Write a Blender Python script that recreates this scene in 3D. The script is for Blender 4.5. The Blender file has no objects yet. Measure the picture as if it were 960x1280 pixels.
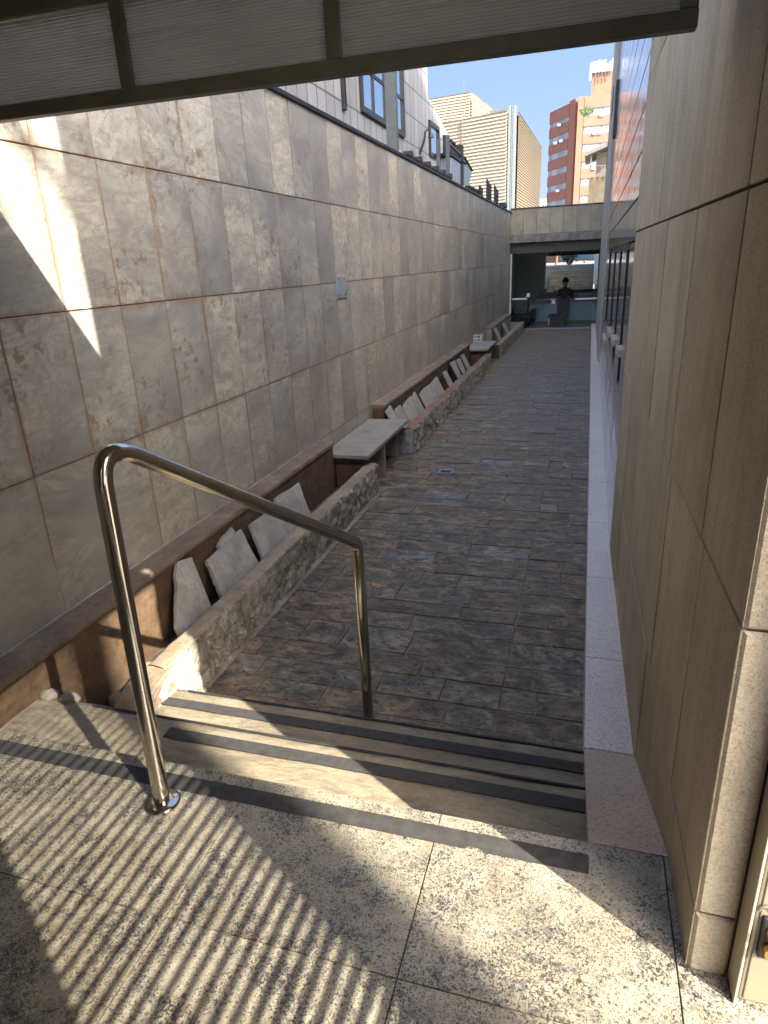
import bpy, math, random
from mathutils import Vector, Matrix, noise as mnoise

random.seed(7)
sc = bpy.context.scene
COL = sc.collection
PI = math.pi
V = Vector

# ------------------------------------------------------------------ mesh helper
class MB:
    def __init__(s):
        s.v = []; s.f = []; s.m = []; s.r = []; s.uv = []; s.sm = []
    def face(s, pts, mi=0, rnd=None, uv=None, smooth=False):
        n = len(s.v); s.v += [tuple(p) for p in pts]
        s.f.append(tuple(range(n, n + len(pts)))); s.m.append(mi)
        s.r.append(rnd or (0.5, 0.5, 0.5, 1)); s.sm.append(smooth)
        s.uv.append(uv or [(0.5, 0.5)] * len(pts))
    def mesh(s, vs, fs, mi=0, rnd=None, smooth=False, uvs=None):
        n = len(s.v); s.v += [tuple(p) for p in vs]
        for f in fs:
            s.f.append(tuple(i + n for i in f)); s.m.append(mi)
            s.r.append(rnd or (0.5, 0.5, 0.5, 1)); s.sm.append(smooth)
            s.uv.append([uvs[i] for i in f] if uvs else [(0.5, 0.5)] * len(f))
    def box(s, a, b, mi=0, rnd=None):
        x0, y0, z0 = a; x1, y1, z1 = b
        vs = [(x0,y0,z0),(x1,y0,z0),(x1,y1,z0),(x0,y1,z0),(x0,y0,z1),(x1,y0,z1),(x1,y1,z1),(x0,y1,z1)]
        s.mesh(vs, [(0,3,2,1),(4,5,6,7),(0,1,5,4),(1,2,6,5),(2,3,7,6),(3,0,4,7)], mi, rnd)
    def bar(s, p, q, w, h, mi=0, up=(0,0,1)):
        p = V(p); q = V(q); d = (q - p).normalized(); u = V(up)
        if abs(d.dot(u)) > .98: u = V((0,1,0))
        r = d.cross(u).normalized(); t = r.cross(d)
        vs = []
        for c in (p, q):
            for a, b in ((-1,-1),(1,-1),(1,1),(-1,1)): vs.append(c + r*a*w/2 + t*b*h/2)
        s.mesh(vs, [(3,2,1,0),(4,5,6,7),(0,1,5,4),(1,2,6,5),(2,3,7,6),(3,0,4,7)], mi)
    def prism(s, poly, d, mi=0, rnd=None):
        # poly: list of points, extruded by vector d
        n = len(poly); d = V(d); a = [V(p) for p in poly]; b = [p + d for p in a]
        s.mesh(a + b, [tuple(range(n))[::-1], tuple(range(n, 2*n))] + [(i, (i+1) % n, n + (i+1) % n, n + i) for i in range(n)], mi, rnd)
    def tube(s, pts, rad, seg=16, mi=0, cap=True):
        pts = [V(p) for p in pts]; n = len(pts)
        rs = rad if isinstance(rad, (list, tuple)) else [rad]*n
        vs = []; fs = []
        t0 = (pts[1]-pts[0]).normalized(); u = V((0,0,1)) if abs(t0.z) < .9 else V((1,0,0))
        u = (u - t0*u.dot(t0)).normalized()
        for i, p in enumerate(pts):
            t = ((pts[min(i+1,n-1)] - p).normalized() + (p - pts[max(i-1,0)]).normalized())
            t = t.normalized(); u = (u - t*u.dot(t)).normalized(); w = t.cross(u)
            for k in range(seg):
                a = 2*PI*k/seg; vs.append(p + (u*math.cos(a) + w*math.sin(a))*rs[i])
        for i in range(n-1):
            for k in range(seg):
                a = i*seg+k; b = i*seg+(k+1) % seg
                fs.append((a, b, b+seg, a+seg))
        s.mesh(vs, fs, mi, smooth=True)
        if cap:
            s.mesh(vs[:seg], [tuple(range(seg))[::-1]], mi); s.mesh(vs[-seg:], [tuple(range(seg))], mi)
    def cyl(s, c, r, z0, z1, seg=24, mi=0):
        s.tube([(c[0],c[1],z0),(c[0],c[1],z1)], r, seg, mi)
    def panels(s, O, U, Vv, N, rows, gap=.005, ch=.002, depth=.02, jit=.001, mi=0, cj=0):
        O = V(O); U = V(U); Vv = V(Vv); N = V(N)
        for (v0, v1, us) in rows:
            for u0, u1 in zip(us[:-1], us[1:]):
                g = gap/2; j = random.uniform(-jit, jit); tl = [random.uniform(-jit, jit)*.6 for _ in range(4)]
                rnd = (random.random(), random.random(), random.random(), 1)
                A = [(u0+g, v0+g), (u1-g, v0+g), (u1-g, v1-g), (u0+g, v1-g)]
                B = [(u0+g+ch, v0+g+ch), (u1-g-ch, v0+g+ch), (u1-g-ch, v1-g-ch), (u0+g+ch, v1-g-ch)]
                if cj:
                    J = [(random.uniform(-cj, cj), random.uniform(-cj, cj)) for _ in range(4)]
                    A = [(a+x, b+y) for (a, b), (x, y) in zip(A, J)]; B = [(a+x, b+y) for (a, b), (x, y) in zip(B, J)]
                vb = [O+U*a+Vv*b-N*depth for a, b in A]; va = [O+U*a+Vv*b+N*(j-ch) for a, b in A]
                vf = [O+U*a+Vv*b+N*(j+tl[i]) for i, (a, b) in enumerate(B)]
                q = [(0,0),(1,0),(1,1),(0,1)]
                fs = [(8,9,10,11)]
                for i in range(4):
                    k = (i+1) % 4
                    fs += [(i, k, 4+k, 4+i), (4+i, 4+k, 8+k, 8+i)]
                s.mesh(vb+va+vf, fs, mi, rnd, uvs=q*3)
    def build(s, name, mats, parent=None, bevel=0, smooth=None, weld=False):
        me = bpy.data.meshes.new(name)
        me.from_pydata(s.v, [], s.f)
        if not isinstance(mats, (list, tuple)): mats = [mats]
        for m in mats: me.materials.append(m)
        me.polygons.foreach_set('material_index', s.m)
        me.polygons.foreach_set('use_smooth', s.sm if smooth is None else [smooth]*len(s.f))
        ca = me.color_attributes.new('rnd', 'FLOAT_COLOR', 'CORNER')
        uvl = me.uv_layers.new(name='pan')
        c = []; u = []
        for f, r, q in zip(s.f, s.r, s.uv):
            for i in range(len(f)): c += list(r); u += list(q[i])
        ca.data.foreach_set('color', c); uvl.data.foreach_set('uv', u)
        me.validate(); me.update()
        o = bpy.data.objects.new(name, me); COL.objects.link(o)
        if weld:
            w = o.modifiers.new('weld', 'WELD'); w.merge_threshold = 1e-5
        if bevel:
            b = o.modifiers.new('bevel', 'BEVEL'); b.width = bevel; b.segments = 2; b.limit_method = 'ANGLE'; b.angle_limit = .6
        if parent:
            o.parent = parent
            o.matrix_parent_inverse = Matrix.Translation(parent.location).inverted()
        return o

def tag(o, label, cat, group=None, kind=None):
    o['label'] = label; o['category'] = cat
    if group: o['group'] = group
    if kind: o['kind'] = kind
    return o
def thing(name, loc, label, cat, group=None):
    o = bpy.data.objects.new(name, None); COL.objects.link(o); o.location = loc
    o.empty_display_size = .1
    return tag(o, label, cat, group)
def boxpart(name, a, b, mat, parent=None, bevel=.003):
    m = MB(); m.box(a, b); return m.build(name, mat, parent, bevel)

# ------------------------------------------------------------------ material helper
class NT:
    def __init__(s, name, rough=.6, metal=0, spec=.5):
        s.mat = bpy.data.materials.new(name); s.mat.use_nodes = True
        s.t = s.mat.node_tree; s.b = s.t.nodes['Principled BSDF']
        s.b.inputs['Roughness'].default_value = rough; s.b.inputs['Metallic'].default_value = metal
        s.b.inputs['Specular IOR Level'].default_value = spec
        s.tc = s.n('ShaderNodeTexCoord')
    def n(s, ty, **k):
        x = s.t.nodes.new(ty)
        for a, b in k.items(): setattr(x, a, b)
        return x
    def L(s, a, b): s.t.links.new(a, b)
    def put(s, sock, val):
        if hasattr(val, 'is_output') or isinstance(val, bpy.types.NodeSocket): s.L(val, sock)
        else: sock.default_value = val
    @property
    def obj(s): return s.tc.outputs['Object']
    def map(s, vec, scale=(1,1,1), rot=(0,0,0), loc=(0,0,0)):
        m = s.n('ShaderNodeMapping'); s.L(vec, m.inputs['Vector'])
        m.inputs['Scale'].default_value = scale; m.inputs['Rotation'].default_value = rot
        m.inputs['Location'].default_value = loc
        return m.outputs[0]
    def rnd(s): 
        a = s.n('ShaderNodeAttribute', attribute_name='rnd'); return a.outputs['Color']
    def sep(s, c):
        a = s.n('ShaderNodeSeparateXYZ'); s.L(c, a.inputs[0]); return a.outputs
    def off(s, vec, k=30.0):
        sc_ = s.n('ShaderNodeVectorMath', operation='SCALE'); s.L(s.rnd(), sc_.inputs[0]); sc_.inputs['Scale'].default_value = k
        ad = s.n('ShaderNodeVectorMath', operation='ADD'); s.L(vec, ad.inputs[0]); s.L(sc_.outputs[0], ad.inputs[1]); return ad.outputs[0]
    def noise(s, vec, scale, detail=4, rough=.55, dist=0):
        n = s.n('ShaderNodeTexNoise'); s.L(vec, n.inputs['Vector'])
        n.inputs['Scale'].default_value = scale; n.inputs['Detail'].default_value = detail
        n.inputs['Roughness'].default_value = rough; n.inputs['Distortion'].default_value = dist
        return n.outputs['Fac']
    def vor(s, vec, scale, feat='F1', out='Distance', rand=1):
        n = s.n('ShaderNodeTexVoronoi', feature=feat); s.L(vec, n.inputs['Vector'])
        n.inputs['Scale'].default_value = scale; n.inputs['Randomness'].default_value = rand
        return n.outputs[out]
    def ramp(s, fac, stops, interp='LINEAR'):
        r = s.n('ShaderNodeValToRGB'); s.L(fac, r.inputs[0]); r.color_ramp.interpolation = interp
        e = r.color_ramp.elements
        while len(e) < len(stops): e.new(.5)
        for el, (p, c) in zip(e, stops):
            el.position = p; el.color = (c if len(c) == 4 else (*c, 1)) if isinstance(c, tuple) else (c, c, c, 1)
        return r.outputs[0]
    def mix(s, fac, a, b, blend='MIX'):
        m = s.n('ShaderNodeMix', data_type='RGBA', blend_type=blend)
        s.put(m.inputs[0], fac)
        for sk, v in ((m.inputs[6], a), (m.inputs[7], b)):
            s.put(sk, (*v, 1) if isinstance(v, tuple) and len(v) == 3 else v)
        return m.outputs[2]
    def math(s, op, a, b=0, c=None):
        m = s.n('ShaderNodeMath', operation=op); s.put(m.inputs[0], a); s.put(m.inputs[1], b)
        if c is not None: s.put(m.inputs[2], c)
        return m.outputs[0]
    def mr(s, v, a, b, c=0, d=1):
        m = s.n('ShaderNodeMapRange'); s.put(m.inputs[0], v)
        for i, q in enumerate((a, b, c, d)): m.inputs[i+1].default_value = q
        return m.outputs[0]
    def bump(s, h, strength=.3, dist=.01, normal=None):
        b = s.n('ShaderNodeBump'); s.L(h, b.inputs['Height']); b.inputs['Strength'].default_value = strength
        b.inputs['Distance'].default_value = dist
        if normal: s.L(normal, b.inputs['Normal'])
        return b.outputs[0]
    def color(s, c): s.put(s.b.inputs['Base Color'], (*c, 1) if isinstance(c, tuple) and len(c) == 3 else c); return s
    def rough(s, c): s.put(s.b.inputs['Roughness'], c); return s
    def normal(s, c): s.L(c, s.b.inputs['Normal']); return s

def simple(name, col, rough=.6, metal=0, var=.15, vs=8, bump=.0, spec=.5):
    n = NT(name, rough, metal, spec)
    f = n.noise(n.obj, vs, 5, .6)
    lo = tuple(c*(1-var) for c in col); hi = tuple(min(1, c*(1+var)) for c in col)
    n.color(n.ramp(f, [(.3, lo), (.7, hi)]))
    if bump: n.normal(n.bump(n.noise(n.obj, vs*12, 4, .6), bump, .004))
    return n.mat

# ---- marble cladding of the left wall
def mat_marble():
    n = NT('stained_marble', .45)
    p = n.off(n.obj, 40)
    R = n.sep(n.rnd())
    cloud = n.noise(n.map(p, (1,.75,1.15), (.5,0,0)), 2.1, 7, .6, .5)
    base = n.ramp(cloud, [(.32, (.225,.218,.205)), (.42, (.325,.312,.282)), (.5, (.42,.398,.338)), (.62, (.485,.458,.385)), (.78, (.56,.535,.46))])
    base = n.mix(1, base, n.ramp(R[0], [(0, (.60,.61,.635)), (.25, (.82,.825,.83)), (.6, (.99,.985,.96)), (1, (1.16,1.14,1.07))]), 'MULTIPLY')
    flow = n.noise(n.map(n.obj, (1,.6,1.3), (.5,0,0)), 1.5, 7, .62, 1.0)
    base = n.mix(n.mr(flow, .49, .64, 0, .38), base, (.225,.222,.215))
    flow2 = n.noise(n.map(n.off(n.obj, 1.2), (1,.6,1.6), (.5,0,0)), 2.2, 8, .68, 1.4)
    base = n.mix(n.math('MULTIPLY', n.ramp(flow2, [(.45, 0.0), (.5, 1.0), (.57, 0.0)]), .45), base, (.21,.195,.165))
    # smoky grey smears and thin wandering veins
    smoke = n.noise(n.map(p, (1,.8,1.7), (.35,0,0)), 2.4, 6, .6, .6)
    base = n.mix(n.math('MULTIPLY', n.mr(smoke, .5, .62), n.mr(R[2], .3, 1, 0, .6)), base, (.25,.25,.23))
    vein = n.noise(n.map(p, (1,.85,2.0), (.35,0,0)), 2.4, 8, .68, .7)
    vm = n.ramp(vein, [(.47, 0.0), (.495, 1.0), (.51, .5), (.535, 0.0)])
    base = n.mix(n.math('MULTIPLY', vm, n.mr(R[1], .2, 1, 0, .6)), base, (.19,.165,.13))
    mott = n.noise(p, 22, 7, .75)
    base = n.mix(n.mr(mott, .52, .66, 0, .35), base, (.235,.22,.16))
    swirl = n.noise(n.map(p, (1,.7,1.5), (.5,0,0)), 5.5, 8, .7, 1.0)
    base = n.mix(n.math('MULTIPLY', n.ramp(swirl, [(.46, 0.0), (.5, 1.0), (.56, 0.0)]), n.mr(R[0], 0, 1, .05, .4)), base, (.20,.185,.15))
    # brown clusters of spots
    sp = n.noise(p, 16, 6, .72); area = n.noise(p, 2.1, 3, .5)
    m = n.math('MULTIPLY', n.mr(sp, .53, .60), n.mr(area, .46, .60))
    base = n.mix(n.math('MULTIPLY', m, .75), base, (.165,.11,.06))
    pit = n.noise(n.map(p, (1,1.8,1)), 42, 3, .6)
    base = n.mix(n.math('MULTIPLY', n.mr(pit, .66, .72), .6), base, (.12,.085,.05))
    # rust bleeding out of the joints
    uv = n.sep(n.tc.outputs['UV'])
    ex = n.math('MINIMUM', uv[0], n.math('SUBTRACT', 1, uv[0])); ez = n.math('MINIMUM', uv[1], n.math('SUBTRACT', 1, uv[1]))
    rn = n.noise(n.map(n.obj, (1,2,.55)), 5, 6, .7)
    oo = n.sep(n.obj)
    big = n.math('ADD', n.math('SUBTRACT', n.noise(n.map(n.obj, (1,.9,.5)), 1.3, 4, .6), .16), n.mr(oo[1], 6.0, 2.0, 0, .12))
    w = n.mr(n.math('MULTIPLY', rn, big), .19, .40, 0, .34)
    rx = n.math('SUBTRACT', 1, n.math('DIVIDE', ex, n.math('ADD', n.math('MULTIPLY', w, n.mr(R[2], .3, 1, .1, 1)), .009)))
    rz = n.math('SUBTRACT', 1, n.math('DIVIDE', ez, n.math('ADD', n.math('MULTIPLY', w, .45), .012)))
    rust = n.math('MAXIMUM', n.math('MAXIMUM', rx, rz), 0)
    rust = n.math('MULTIPLY', n.math('POWER', rust, 1.3), n.mr(rn, .35, .62, .15, .9))
    base = n.mix(n.math('MINIMUM', rust, .62), base, (.22,.125,.058))
    # long dirt runs and the grimy foot of the wall
    zz = n.sep(n.obj)[2]
    drip = n.noise(n.map(n.obj, (1,6,.35)), 2.5, 5, .65)
    base = n.mix(n.math('MULTIPLY', n.mr(drip, .56, .78), .3), base, (.20,.175,.14))
    dirt = n.math('MULTIPLY', n.mr(zz, 1.1, -.3), n.mr(n.noise(n.obj, 1.6, 5, .65), .3, .7, .15, .75))
    base = n.mix(dirt, base, (.24,.19,.125))
    n.color(base)
    n.rough(n.mr(cloud, .2, .8, .32, .55))
    n.normal(n.bump(n.noise(p, 30, 5, .7), .12, .004))
    return n.mat
M_marble = mat_marble()
M_rustjoint = simple('rusty_joint', (.10,.055,.03), .9, var=.4, vs=4)

def mat_granite_landing():
    n = NT('speckled_cream_granite', .38)
    p = n.off(n.obj, 20)
    big = n.noise(p, 5, 4, .6, .5)
    base = n.ramp(big, [(.3, (.20,.175,.12)), (.48, (.28,.247,.170)), (.62, (.305,.275,.2)), (.78, (.265,.25,.215))])
    med = n.noise(p, 45, 4, .65)
    base = n.mix(n.mr(med, .5, .68, 0, .5), base, (.37,.34,.28))
    # smoky clusters of dark mica flakes at three sizes
    clus = n.noise(p, 6.5, 4, .6, .8); mid = n.noise(p, 16, 3, .6)
    halo = n.noise(p, 34, 5, .75, .6)
    base = n.mix(n.math('MULTIPLY', n.mr(halo, .5, .62), n.mr(clus, .35, .62, .25, .9)), base, (.105,.10,.095))
    fl = n.noise(p, 125, 5, .8, .5)
    k = n.math('ADD', fl, n.math('ADD', n.mr(clus, .34, .70, 0, .07), n.mr(mid, .4, .7, 0, .06)))
    base = n.mix(n.mr(k, .585, .635, 0, .96), base, (.010,.010,.011))
    tan_ = n.noise(p, 11, 5, .7)
    base = n.mix(n.mr(tan_, .56, .7, 0, .25), base, (.25,.19,.10))
    f2 = n.noise(p, 210, 3, .65, .4)
    base = n.mix(n.mr(n.math('ADD', f2, n.mr(clus, .34, .7, 0, .08)), .575, .63, 0, .85), base, (.02,.019,.018))
    # garnets
    vd = n.vor(p, 24); vc = n.sep(n.vor(p, 24, out='Color'))
    g = n.math('MULTIPLY', n.mr(n.math('ADD', vd, n.mr(halo, .3, .7, -.05, .05)), .17, .12), n.math('GREATER_THAN', vc[0], .90))
    base = n.mix(n.math('MULTIPLY', g, .8), base, (.035,.009,.010))
    wear = n.noise(n.obj, 2.2, 5, .6)
    base = n.mix(n.mr(wear, .5, .8, 0, .35), base, (.17,.135,.085))
    n.color(base); n.rough(n.mr(med, .3, .7, .3, .5))
    n.normal(n.bump(med, .05, .002))
    return n.mat
M_granite = mat_granite_landing()

def mat_slate(name, stops, steps=False):
    n = NT(name, .62)
    p = n.off(n.obj, 25)
    R = n.sep(n.rnd())
    hue = n.ramp(R[0], stops)
    a = n.noise(n.map(p, (1,1.5,1)), 6, 9, .74, .7)
    hue = n.mix(1, hue, n.ramp(a, [(.36, (.26,.25,.24)), (.46, (.75,.73,.70)), (.54, (1.2,1.14,1.05)), (.65, (2.4,2.2,1.85))]), 'MULTIPLY')
    rustm = n.noise(p, 4.0, 7, .7, .6)
    hue = n.mix(n.math('MULTIPLY', n.mr(rustm, .46, .68), n.mr(R[1], .5, 1, .05, .6)), hue, (.165,.108,.058))
    # pale cleavage streaks lying along the stone
    gl = n.noise(n.map(p, (1,1.8,1)), 9, 9, .76, .8)
    hue = n.mix(n.mr(gl, .53, .64, 0, .75), hue, (.32,.27,.205))
    cr = n.noise(n.map(p, (1,1.8,1)), 20, 8, .78, .9)
    hue = n.mix(n.mr(cr, .48, .41, 0, .85), hue, (.022,.018,.015))
    fine = n.noise(n.map(p, (1,3,1)), 60, 5, .75)
    hue = n.mix(n.mr(fine, .52, .75, 0, .65), hue, (.022,.018,.014))
    if not steps:
        uv = n.sep(n.tc.outputs['UV'])
        e = n.math('MINIMUM', n.math('MINIMUM', uv[0], n.math('SUBTRACT', 1, uv[0])), n.math('MINIMUM', uv[1], n.math('SUBTRACT', 1, uv[1])))
        em = n.math('MULTIPLY', n.mr(e, .09, .0), n.mr(gl, .38, .62))
        hue = n.mix(n.math('MULTIPLY', em, .6), hue, (.21,.155,.105))
    n.color(hue)
    n.rough(n.mr(a, .3, .7, .34, .62)); n.b.inputs['Specular IOR Level'].default_value = .38
    # cleft layered relief
    lay = n.noise(n.map(p, (1,1.8,1)), 6, 7, .66, 1.3)
    st = n.math('ADD', n.math('MULTIPLY', n.math('FLOOR', n.math('MULTIPLY', lay, 13)), .09), n.math('MULTIPLY', lay, .3))
    b1 = n.bump(st, .8, .016)
    b2 = n.bump(n.noise(n.map(p, (1,2.4,1)), 30, 8, .76), .7, .010, b1)
    n.normal(b2)
    return n.mat
M_slate = mat_slate('riven_slate', [(0, (.135,.106,.070)), (.2, (.160,.122,.077)), (.4, (.185,.140,.088)), (.58, (.150,.126,.088)), (.70, (.205,.142,.078)), (.80, (.160,.146,.115)), (.90, (.142,.126,.086)), (.96, (.215,.175,.115)), (.985, (.18,.175,.158)), (1, (.205,.202,.19))])
M_grout = simple('pale_grout', (.17,.125,.08), .9, var=.5, vs=9)

def mat_step():
    n = NT('worn_sandstone_tread', .7)
    p = n.map(n.obj, (.6,1.6,1.6))
    a = n.noise(p, 5, 8, .66, .6)
    c = n.ramp(a, [(.25, (.11,.092,.064)), (.45, (.195,.162,.108)), (.6, (.265,.225,.15)), (.8, (.33,.29,.215))])
    r = n.noise(n.obj, 3, 5, .6)
    c = n.mix(n.mr(r, .54, .74, 0, .5), c, (.24,.16,.085))
    d = n.noise(p, 30, 6, .7)
    c = n.mix(n.mr(d, .52, .68, 0, .55), c, (.09,.075,.052))
    c = n.mix(n.mr(n.noise(n.obj, 55, 6, .75), .54, .68, 0, .5), c, (.36,.31,.225))
    n.color(c); n.normal(n.bump(d, .8, .012, n.bump(a, .8, .016)))
    return n.mat
M_step = mat_step()
M_edge_shade = simple('black_edge_shade', (.02,.019,.018), .85, var=.35, vs=30, bump=.4)  # black for the shadow line painted in at the tread edges
M_strip = simple('black_grip_tape', (.034,.032,.030), .85, var=.35, vs=30, bump=.4)

def mat_flamed():
    n = NT('flamed_beige_granite', .7)
    p = n.off(n.obj, 20)
    a = n.noise(p, 3, 6, .62)
    c = n.ramp(a, [(.3, (.36,.305,.21)), (.5, (.465,.40,.282)), (.75, (.54,.475,.345))])
    R = n.sep(n.rnd())
    c = n.mix(1, c, n.ramp(R[0], [(0, (.86,.85,.83)), (1, (1.06,1.05,1.03))]), 'MULTIPLY')
    # water marks running down
    s1 = n.noise(n.map(n.obj, (1,5,.22)), 2.0, 6, .6)
    c = n.mix(n.mr(s1, .50, .72, 0, .5), c, (.22,.165,.10))
    s2 = n.noise(n.map(n.obj, (1,13,.3)), 2.0, 6, .65)
    c = n.mix(n.mr(s2, .54, .74, 0, .28), c, (.17,.125,.08))
    bl = n.noise(n.obj, 5, 6, .7)
    c = n.mix(n.mr(bl, .54, .72, 0, .35), c, (.27,.215,.14))
    g = n.noise(n.obj, 165, 4, .75)
    c = n.mix(n.mr(g, .50, .63, 0, .55), c, (.17,.138,.092))
    g2 = n.noise(n.obj, 170, 3, .7)
    c = n.mix(n.mr(g2, .54, .66, 0, .5), c, (.66,.60,.49))
    g3 = n.noise(n.obj, 300, 2, .6)
    c = n.mix(n.mr(g3, .6, .68, 0, .6), c, (.07,.055,.04))
    zz = n.sep(n.obj)[2]
    low = n.math('MULTIPLY', n.mr(zz, .9, -.2), n.mr(n.noise(n.obj, 2.5, 4, .6), .3, .7, .1, .5))
    c = n.mix(low, c, (.19,.135,.075))
    n.color(c)
    n.normal(n.bump(g, .5, .004, n.bump(n.noise(n.obj, 36, 6, .7), .35, .005)))
    return n.mat
M_flamed = mat_flamed()
M_darkjoint = simple('dark_joint', (.045,.032,.02), .9, var=.3)

def mat_polished():
    n = NT('polished_grey_granite', .06, spec=.5)
    p = n.off(n.obj, 20)
    a = n.noise(p, 4, 5, .6); f = n.noise(p, 90, 3, .7)
    c = n.ramp(a, [(.3, (.24,.215,.19)), (.7, (.33,.30,.265))])
    c = n.mix(n.mr(f, .5, .66, 0, .7), c, (.10,.085,.08))
    c = n.mix(n.mr(n.noise(p, 120, 2, .6), .58, .68, 0, .6), c, (.48,.42,.38))
    n.color(c)
    n.rough(n.mr(n.noise(n.obj, 3, 4, .6), .3, .7, .05, .16))
    n.normal(n.bump(n.noise(n.map(n.obj, (1,1,1)), 5, 2, .5), .02, .004))
    return n.mat
M_polished = mat_polished()

def mat_kerb(name, base, rough):
    n = NT(name, rough)
    f = n.noise(n.obj, 95, 3, .7)
    c = n.ramp(n.noise(n.obj, 3, 5, .6), [(.3, tuple(x*.85 for x in base)), (.7, base)])
    c = n.mix(n.mr(f, .53, .66, 0, .75), c, (.11,.08,.065))
    c = n.mix(n.mr(n.noise(n.obj, 150, 2, .6), .56, .68, 0, .5), c, (.62,.56,.50))
    s = n.noise(n.map(n.obj, (4,1,1)), 5, 6, .7)
    c = n.mix(n.mr(s, .66, .72, 0, .5), c, (.15,.13,.12))
    n.color(c); n.rough(n.mr(f, .3, .7, rough*.8, rough*1.3)); n.normal(n.bump(f, .15, .003))
    return n.mat
M_kerb = mat_kerb('pinkish_granite', (.66,.57,.49), .30)
M_ramp = mat_kerb('brown_pink_granite', (.47,.36,.26), .6)

def mat_rubble(name, cols):
    n = NT(name, .85)
    w_ = n.n('ShaderNodeTexNoise'); n.L(n.obj, w_.inputs['Vector']); w_.inputs['Scale'].default_value = 9; w_.inputs['Detail'].default_value = 4
    ad = n.n('ShaderNodeVectorMath', operation='MULTIPLY_ADD'); n.L(w_.outputs['Color'], ad.inputs[0]); ad.inputs[1].default_value = (.09,.09,.09); n.L(n.obj, ad.inputs[2])
    p = n.map(ad.outputs[0], (1,1.25,.8))
    cell = n.sep(n.vor(p, 8, out='Color'))
    c = n.ramp(cell[0], [(0, cols[0]), (.5, cols[1]), (1, cols[2])])
    a = n.noise(n.obj, 17, 9, .76, .6)
    c = n.mix(1, c, n.ramp(a, [(.28, (.35,.34,.33)), (.48, (.95,.94,.92)), (.62, (1.5,1.45,1.35)), (.75, (2.1,2.0,1.8))]), 'MULTIPLY')
    ed = n.vor(p, 8, 'DISTANCE_TO_EDGE')
    c = n.mix(n.math('MULTIPLY', n.mr(ed, .06, .0, 0, .85), n.mr(a, .35, .6)), c, (.045,.037,.028))
    c = n.mix(n.mr(n.noise(n.obj, 34, 7, .75), .56, .68, 0, .6), c, (.40,.37,.31))
    n.color(c)
    n.normal(n.bump(n.noise(n.obj, 24, 9, .78), 1.0, .03))
    return n.mat
M_rubble = mat_rubble('rough_split_stone', [(.25,.23,.18), (.35,.325,.26), (.44,.41,.34)])
M_rubble_pale = mat_rubble('pale_split_stone', [(.24,.20,.15), (.33,.28,.21), (.36,.32,.25)])

def mat_earthy(name, c0, c1, c2, bump=.6):
    n = NT(name, .85)
    a = n.noise(n.obj, 4, 7, .68, .4); b = n.noise(n.obj, 28, 6, .72)
    c = n.ramp(a, [(.3, c0), (.5, c1), (.72, c2)])
    c = n.mix(n.mr(b, .52, .72, 0, .6), c, tuple(x*.35 for x in c0))
    n.color(c); n.normal(n.bump(b, bump, .008))
    return n.mat
M_terrac = mat_earthy('orange_stained_plaster', (.045,.027,.014), (.092,.054,.026), (.15,.096,.052), .8)
M_ledge = mat_earthy('weathered_brown_stone', (.105,.075,.048), (.165,.12,.08), (.23,.175,.12))
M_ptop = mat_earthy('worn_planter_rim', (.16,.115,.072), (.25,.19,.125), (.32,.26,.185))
M_ptop_red = mat_earthy('reddish_planter_rim', (.13,.066,.038), (.21,.11,.065), (.27,.19,.135))
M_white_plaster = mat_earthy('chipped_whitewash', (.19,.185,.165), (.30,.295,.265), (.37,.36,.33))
M_grey_plaster = mat_earthy('grey_mortar_face', (.17,.17,.165), (.25,.255,.25), (.33,.33,.32))
M_soil = mat_earthy('dry_soil', (.05,.034,.02), (.085,.055,.032), (.12,.075,.04), 1)
M_mortar = mat_earthy('lumpy_mortar', (.13,.11,.085), (.21,.18,.14), (.31,.28,.23), 1)

def mat_slab(name, tint):
    n = NT(name, .5)
    oi = n.n('ShaderNodeObjectInfo')
    vm = n.n('ShaderNodeVectorMath', operation='ADD'); n.L(n.obj, vm.inputs[0])
    cx = n.n('ShaderNodeCombineXYZ'); n.L(n.math('MULTIPLY', oi.outputs['Random'], 30), cx.inputs[0]); n.L(cx.outputs[0], vm.inputs[1])
    p = vm.outputs[0]
    a = n.noise(p, 5, 6, .65, .8)
    c = n.ramp(a, [(.3, tuple(x*.66 for x in tint)), (.5, tint), (.75, tuple(min(1, x*1.16) for x in tint))])
    v = n.noise(p, 12, 7, .7, 1.2)
    c = n.mix(n.ramp(v, [(.48, 0.0), (.5, .4), (.52, 0.0)]), c, (.16,.14,.11))
    c = n.mix(n.mr(n.noise(p, 34, 6, .75), .54, .68, 0, .6), c, (.15,.12,.085))
    zb = n.sep(n.obj)[2]
    c = n.mix(n.math('MULTIPLY', n.mr(n.noise(p, 7, 6, .7), .42, .66), .55), c, (.20,.165,.115))
    n.color(c); n.normal(n.bump(v, .15, .004))
    return n.mat
M_slab = mat_slab('broken_marble', (.36,.34,.29))
M_bench = mat_slab('weathered_bench_marble', (.27,.25,.205))

def mat_steel():
    n = NT('polished_stainless_steel', .13, 1)
    f = n.noise(n.map(n.obj, (1,1,.2)), 9, 4, .6)
    n.color(n.ramp(f, [(.3, (.42,.385,.32)), (.7, (.56,.52,.45))]))
    n.rough(n.mr(f, .3, .7, .09, .2))
    return n.mat
M_steel = mat_steel()
M_olive = simple('olive_grey_painted_metal', (.085,.082,.062), .5, var=.2, vs=14, bump=.1)

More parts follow.
